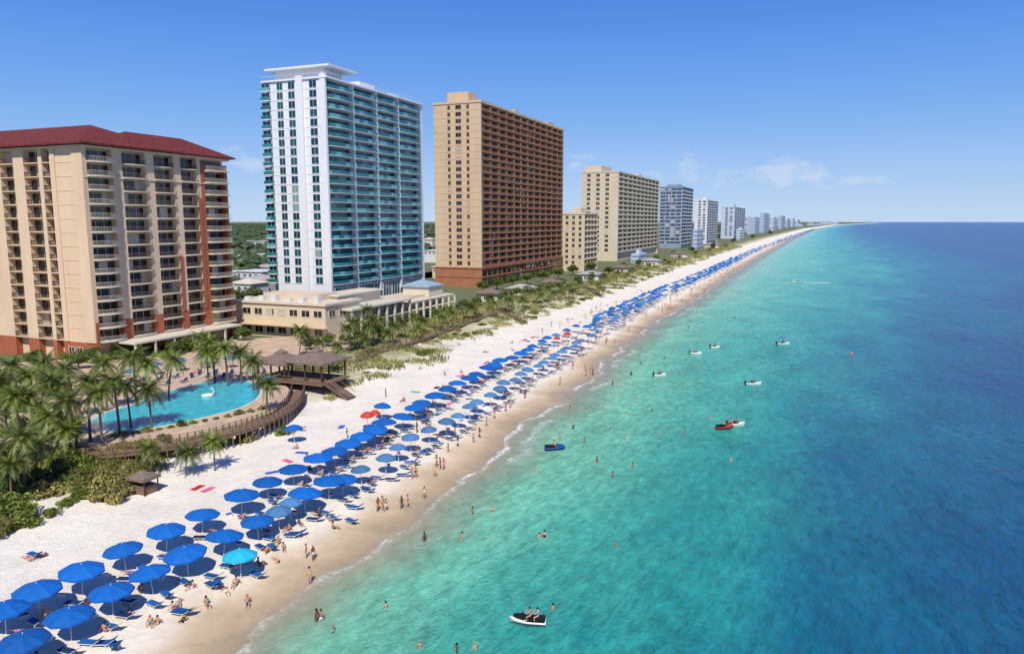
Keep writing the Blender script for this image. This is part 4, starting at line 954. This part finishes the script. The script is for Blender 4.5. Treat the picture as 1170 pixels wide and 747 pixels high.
def jetski(px, py, rz, m, lab, n_=2):
    x, y = G(px, py, 0); e = E('jet_ski', (x, y, .12), rz); T(e, lab, 'jet ski')
    part('hull', hull(3.1, 1.0, .3), m, e, True)
    part('bumper_strip', MB().prism([(-1.56, -.53), (.1, -.53), (.75, -.42), (1.3, -.18), (1.3, -.14), (.75, -.38), (.1, -.49), (-1.56, -.49)], .12, .2).prism([(-1.56, .49), (.1, .49), (.75, .38), (1.3, .14), (1.3, .18), (.75, .42), (.1, .53), (-1.56, .53)], .12, .2), M['black'], e)
    part('footwell', MB().box(-1.45, .3, -.42, .42, .335, .35), M['black'], e)
    mb = MB(); mb.prism([(-1.5, -.24), (.25, -.2), (.25, .2), (-1.5, .24)], .36, .72); part('seat', mb, M['black'], e)
    mb = MB(); mb.prism([(.28, -.3), (1.0, -.16), (1.25, 0), (1.0, .16), (.28, .3)], .34, .78); part('console', mb, m if m != M['plasticwhite'] else M['black'], e)
    part('handlebar', MB().tube([(.35, -.38, .98), (.45, 0, 1.0), (.35, .38, .98)], .025, 6).tube([(.5, 0, .7), (.44, 0, 1.0)], .05, 6), M['black'], e)
    c_, s_ = math.cos(rz), math.sin(rz)
    for i in range(n_):
        ox = -.25-.65*i; person(x+ox*c_, y+ox*s_, .12+.66, rz+PI/2, 'riding', 'riding the '+' '.join(lab.split()[:3]), True, .95)
jetski(603, 713, yaw+PI-.12, M['plasticwhite'], 'white jet ski carrying two riders near the bottom of the photo', 2)
jetski(634, 514, yaw+.1, M['plasticblue'], 'blue jet ski floating off the shoreline in mid picture', 1)
def motorboat(px, py, rz, L, lab, top=False, n_=1):
    x, y = G(px, py, 0); e = E('motor_boat', (x, y, .12), rz); T(e, lab, 'boat')
    part('hull', hull(L, L*.32, .42, 11, -.35, .3), M['plasticwhite'], e, True)
    part('cockpit', MB().box(-L*.44, L*.12, -L*.13, L*.13, .455, .5), M['darkmetal'], e)
    part('windscreen', MB().prism([(.04*L, -.12*L), (.14*L, 0), (.04*L, .12*L), (.02*L, .12*L), (.12*L, 0), (.02*L, -.12*L)], .48, .9), M['g_blue'], e)
    part('seat', MB().box(-L*.15, -L*.08, -L*.1, L*.1, .51, .85), M['black'], e)
    part('outboard_motor', MB().box(-L*.5-.3, -L*.5+.02, -.17, .17, .3, .9).box(-L*.5-.22, -L*.5-.08, -.07, .07, -.3, .3), M['black'], e)
    if top:
        part('bimini_top', MB().box(-L*.3, L*.08, -L*.15, L*.15, 1.9, 1.96), M['blue'], e)
        for i in (-.28, .06):
            for j in (-.14, .14): part('strut', MB().tube([(L*i, L*j, .5), (L*i, L*j, 1.9)], .025, 5), M['pole'], e)
    for i in range(n_): ox = -L*.02-i*.9; person(x+ox*math.cos(rz), y+ox*math.sin(rz), .72, rz+PI/2, 'riding', 'aboard the '+' '.join(lab.split()[:5]).rstrip(','), True, 1)
motorboat(841, 487, yaw+.1, 3.0, 'small white motor boat with two people, beside another craft in mid sea', False, 2)
jetski(828, 490, yaw+.25, M['red'], 'red jet ski touching the white motor boat in mid sea', 1)
motorboat(861, 440, yaw-.05, 3.2, 'small white runabout farther out than the paired craft', False, 1)
motorboat(895, 394, yaw+.05, 3.6, 'white boat with a blue canopy out on the blue water', True, 1)
motorboat(795, 405, yaw-.2, 2.9, 'white boat anchored off the swimmers in the upper middle', False, 1)
motorboat(754, 430, yaw+.1, 2.7, 'little white boat closest to the shore in mid picture', False, 1)
motorboat(817, 398, yaw, 2.4, 'tiny white boat just right of the anchored boat', False, 1)
motorboat(911, 323, PI+yaw, 6, 'far white speedboat trailing a long wake', False, 0)
x, y = G(911, 323, 0); mb = MB(); pr = None
for i in range(24):
    t = i/23; p0 = (3.5+t*14, -.5-t*1.0-.3*math.sin(i*2), .02); p1 = (3.5+t*14, .5+t*1.0+.3*math.sin(i*1.7), .02)
    if pr: mb.face([pr[0], p0, p1, pr[1]])
    pr = (p0, p1)
o = part('wake', mb, M['foam'], None, loc=(x, y, 0.03), rz=yaw); o['kind'] = 'structure'
x, y = G(973, 405, 0); e = E('marker_buoy', (x, y, 0), 0, .6); T(e, 'orange marker buoy alone on the blue water', 'buoy')
part('float', MB().tube([(0, 0, -.3), (0, 0, 0), (0, 0, .5), (0, 0, .9), (0, 0, 1.1)], [.3, .55, .55, .3, .1], 12), M['orange'], e, True); part('ring', MB().tube([(0, 0, 1.1), (0, 0, 1.35)], .06, 6), M['darkmetal'], e)
people.sort(key=lambda q: q[0]); cnt = {}; seen = {}
for y, e, pose, cl, kind, where in people:
    if pose == 'riding':
        seen[where] = seen.get(where, 0)+1
        T(e, '%s in %s %s %s' % ('person' if seen[where] == 1 else 'second person', cl, kind, where), 'person'); continue
    key = (pose, cl, where); cnt[key] = cnt.get(key, 0)+1
    pz = 'with raised arm' if pose == 'shading eyes' else pose
    wh = 'lying on an umbrella lounger' if 'lounger' in where and pose == 'lying' else 'sitting on an umbrella lounger' if 'lounger' in where else pz+' '+where
    if y < 330: T(e, 'person in %s %s %s, %s nearest such' % (cl, kind, wh, ordn(cnt[key])), 'person', 'people '+where)
    else: T(e, 'tiny far person in %s %s %s' % (cl, kind, wh), 'person', 'far people in %s %s %s' % (cl, kind, wh))
# towels
tm = MB(); n_ = 7
for i in range(n_):
    for j in range(3):
        q = lambda a_, b_: (-.95+1.9*a_/n_, -.42+.84*b_/3, .03+.02*math.sin(a_*2.1+b_))
        tm.face([q(i, j), q(i+1, j), q(i+1, j+1), q(i, j+1)])
tms = {k: tm.mesh('towel', M['c_'+k]) for k in CLO}
tl = []
for k in range(95):
    y = 60+R.random()*230; x = shore(y)-R.uniform(11, 30); c_ = R.choice(list(CLO)); o = mk('beach_towel', tms[c_], None, (x, y, terr(x, y)+.03), R.uniform(0, 3)); tl.append((y, o, c_))
tl.sort(key=lambda q: q[0]); cc = {}
for y, o, c_ in tl:
    cc[c_] = cc.get(c_, 0)+1; T(o, '%s beach towel spread on the white sand, %s nearest of that colour' % (c_, ordn(cc[c_])), 'towel', 'beach towels')
# ------------------------------------------------------------ light, world, camera
el = math.radians(49); az = math.radians(156)
ts = Vector((math.sin(az)*math.cos(el), math.cos(az)*math.cos(el), math.sin(el)))
sd = bpy.data.lights.new('sun', 'SUN'); sd.energy = 5.0; sd.angle = math.radians(.5); sd.color = (1, .94, .82)
so = bpy.data.objects.new('sun', sd); C.objects.link(so); so.rotation_euler = ts.to_track_quat('Z', 'Y').to_euler()
wd = bpy.data.worlds.new('World'); bpy.context.scene.world = wd; wd.use_nodes = True; n, l = wd.node_tree.nodes, wd.node_tree.links
bg = n['Background']; sk = n.new('ShaderNodeTexSky'); sk.sky_type = 'NISHITA'; sk.sun_disc = False; sk.sun_elevation = el; sk.sun_rotation = az; sk.air_density = 1.0; sk.dust_density = .2; sk.ozone_density = 2.0
tc = n.new('ShaderNodeTexCoord'); sx = n.new('ShaderNodeSeparateXYZ'); l.new(tc.outputs['Generated'], sx.inputs[0])
def wmr(v, a_, b_, c, d):
    x = n.new('ShaderNodeMapRange'); l.new(v, x.inputs[0])
    for i, q in enumerate((a_, b_, c, d)): x.inputs[i+1].default_value = q
    return x.outputs[0]
def wm(op, a_, b_):
    x = n.new('ShaderNodeMath'); x.operation = op
    for i, v in enumerate((a_, b_)):
        if isinstance(v, (int, float)): x.inputs[i].default_value = v
        else: l.new(v, x.inputs[i])
    return x.outputs[0]
rp = n.new('ShaderNodeValToRGB'); l.new(wmr(sx.outputs[2], 0, 1, 0, 1), rp.inputs[0]); e_ = rp.color_ramp.elements
e_[0].position = 0; e_[0].color = (.50, .67, .91, 1); e_[1].position = 1; e_[1].color = (.02, .07, .36, 1)
for p_, c_ in ((.05, (.36, .57, .91)), (.13, (.19, .42, .89)), (.24, (.08, .27, .82)), (.36, (.035, .165, .70))):
    x = e_.new(p_); x.color = (*c_, 1)
sc = n.new('ShaderNodeVectorMath'); sc.operation = 'SCALE'; sc.inputs['Scale'].default_value = 10.0; l.new(rp.outputs[0], sc.inputs[0])
m0 = n.new('ShaderNodeMix'); m0.data_type = 'RGBA'; m0.inputs[0].default_value = .88; l.new(sk.outputs[0], m0.inputs[6]); l.new(sc.outputs[0], m0.inputs[7])
mp = n.new('ShaderNodeMapping'); mp.inputs['Scale'].default_value = (1, 1, 2.0); mp.inputs['Location'].default_value = (.35, .1, 0); l.new(tc.outputs['Generated'], mp.inputs[0])
no = n.new('ShaderNodeTexNoise'); no.inputs['Scale'].default_value = 17; no.inputs['Detail'].default_value = 9; no.inputs['Roughness'].default_value = .62; l.new(mp.outputs[0], no.inputs['Vector'])
def blob(px, py, rx, ry):
    u = (px-PW/2)/F; v = (py-PH/2)/F; yy = cp-v*sp; zz = -sp-v*cp; d = Vector((u*ca-yy*sa, u*sa+yy*ca, zz)).normalized()
    s_ = n.new('ShaderNodeVectorMath'); s_.operation = 'SUBTRACT'; l.new(tc.outputs['Generated'], s_.inputs[0]); s_.inputs[1].default_value = d
    k_ = n.new('ShaderNodeVectorMath'); k_.operation = 'MULTIPLY'; l.new(s_.outputs[0], k_.inputs[0]); k_.inputs[1].default_value = (1/rx, 1/rx, 1/ry)
    q = n.new('ShaderNodeVectorMath'); q.operation = 'LENGTH'; l.new(k_.outputs[0], q.inputs[0]); return wmr(q.outputs['Value'], 0, 1, 1, 0)
bl = None
for a_ in ((800, 191, .08, .034), (835, 199, .07, .024), (890, 197, .07, .028), (925, 203, .05, .02), (290, 186, .07, .026), (660, 188, .06, .022), (975, 205, .06, .012)):
    q = blob(*a_); bl = q if bl is None else wm('MAXIMUM', bl, q)
cf = wm('MULTIPLY', wmr(wm('ADD', no.outputs[0], wm('MULTIPLY', bl, .30)), .62, .88, 0, 1), .55)
cf = wm('MULTIPLY', wm('MINIMUM', cf, .36), wm('MINIMUM', wm('MULTIPLY', bl, 4), 1.0))
mx = n.new('ShaderNodeMix'); mx.data_type = 'RGBA'; l.new(cf, mx.inputs[0]); l.new(m0.outputs[2], mx.inputs[6]); mx.inputs[7].default_value = (8.2, 8.2, 8.9, 1)
l.new(mx.outputs[2], bg.inputs[0]); bg.inputs[1].default_value = .10
cd = bpy.data.cameras.new('camera'); co = bpy.data.objects.new('camera', cd); C.objects.link(co)
cd.sensor_width = 36; cd.lens = F/PW*36; cd.clip_end = 120000; cd.clip_start = .5
co.location = (0, 0, H); co.rotation_euler = (PI/2-pit, 0, yaw)
bpy.context.scene.camera = co
bpy.context.scene.view_settings.view_transform = 'Standard'; bpy.context.scene.view_settings.look = 'None'; bpy.context.scene.view_settings.exposure = 0
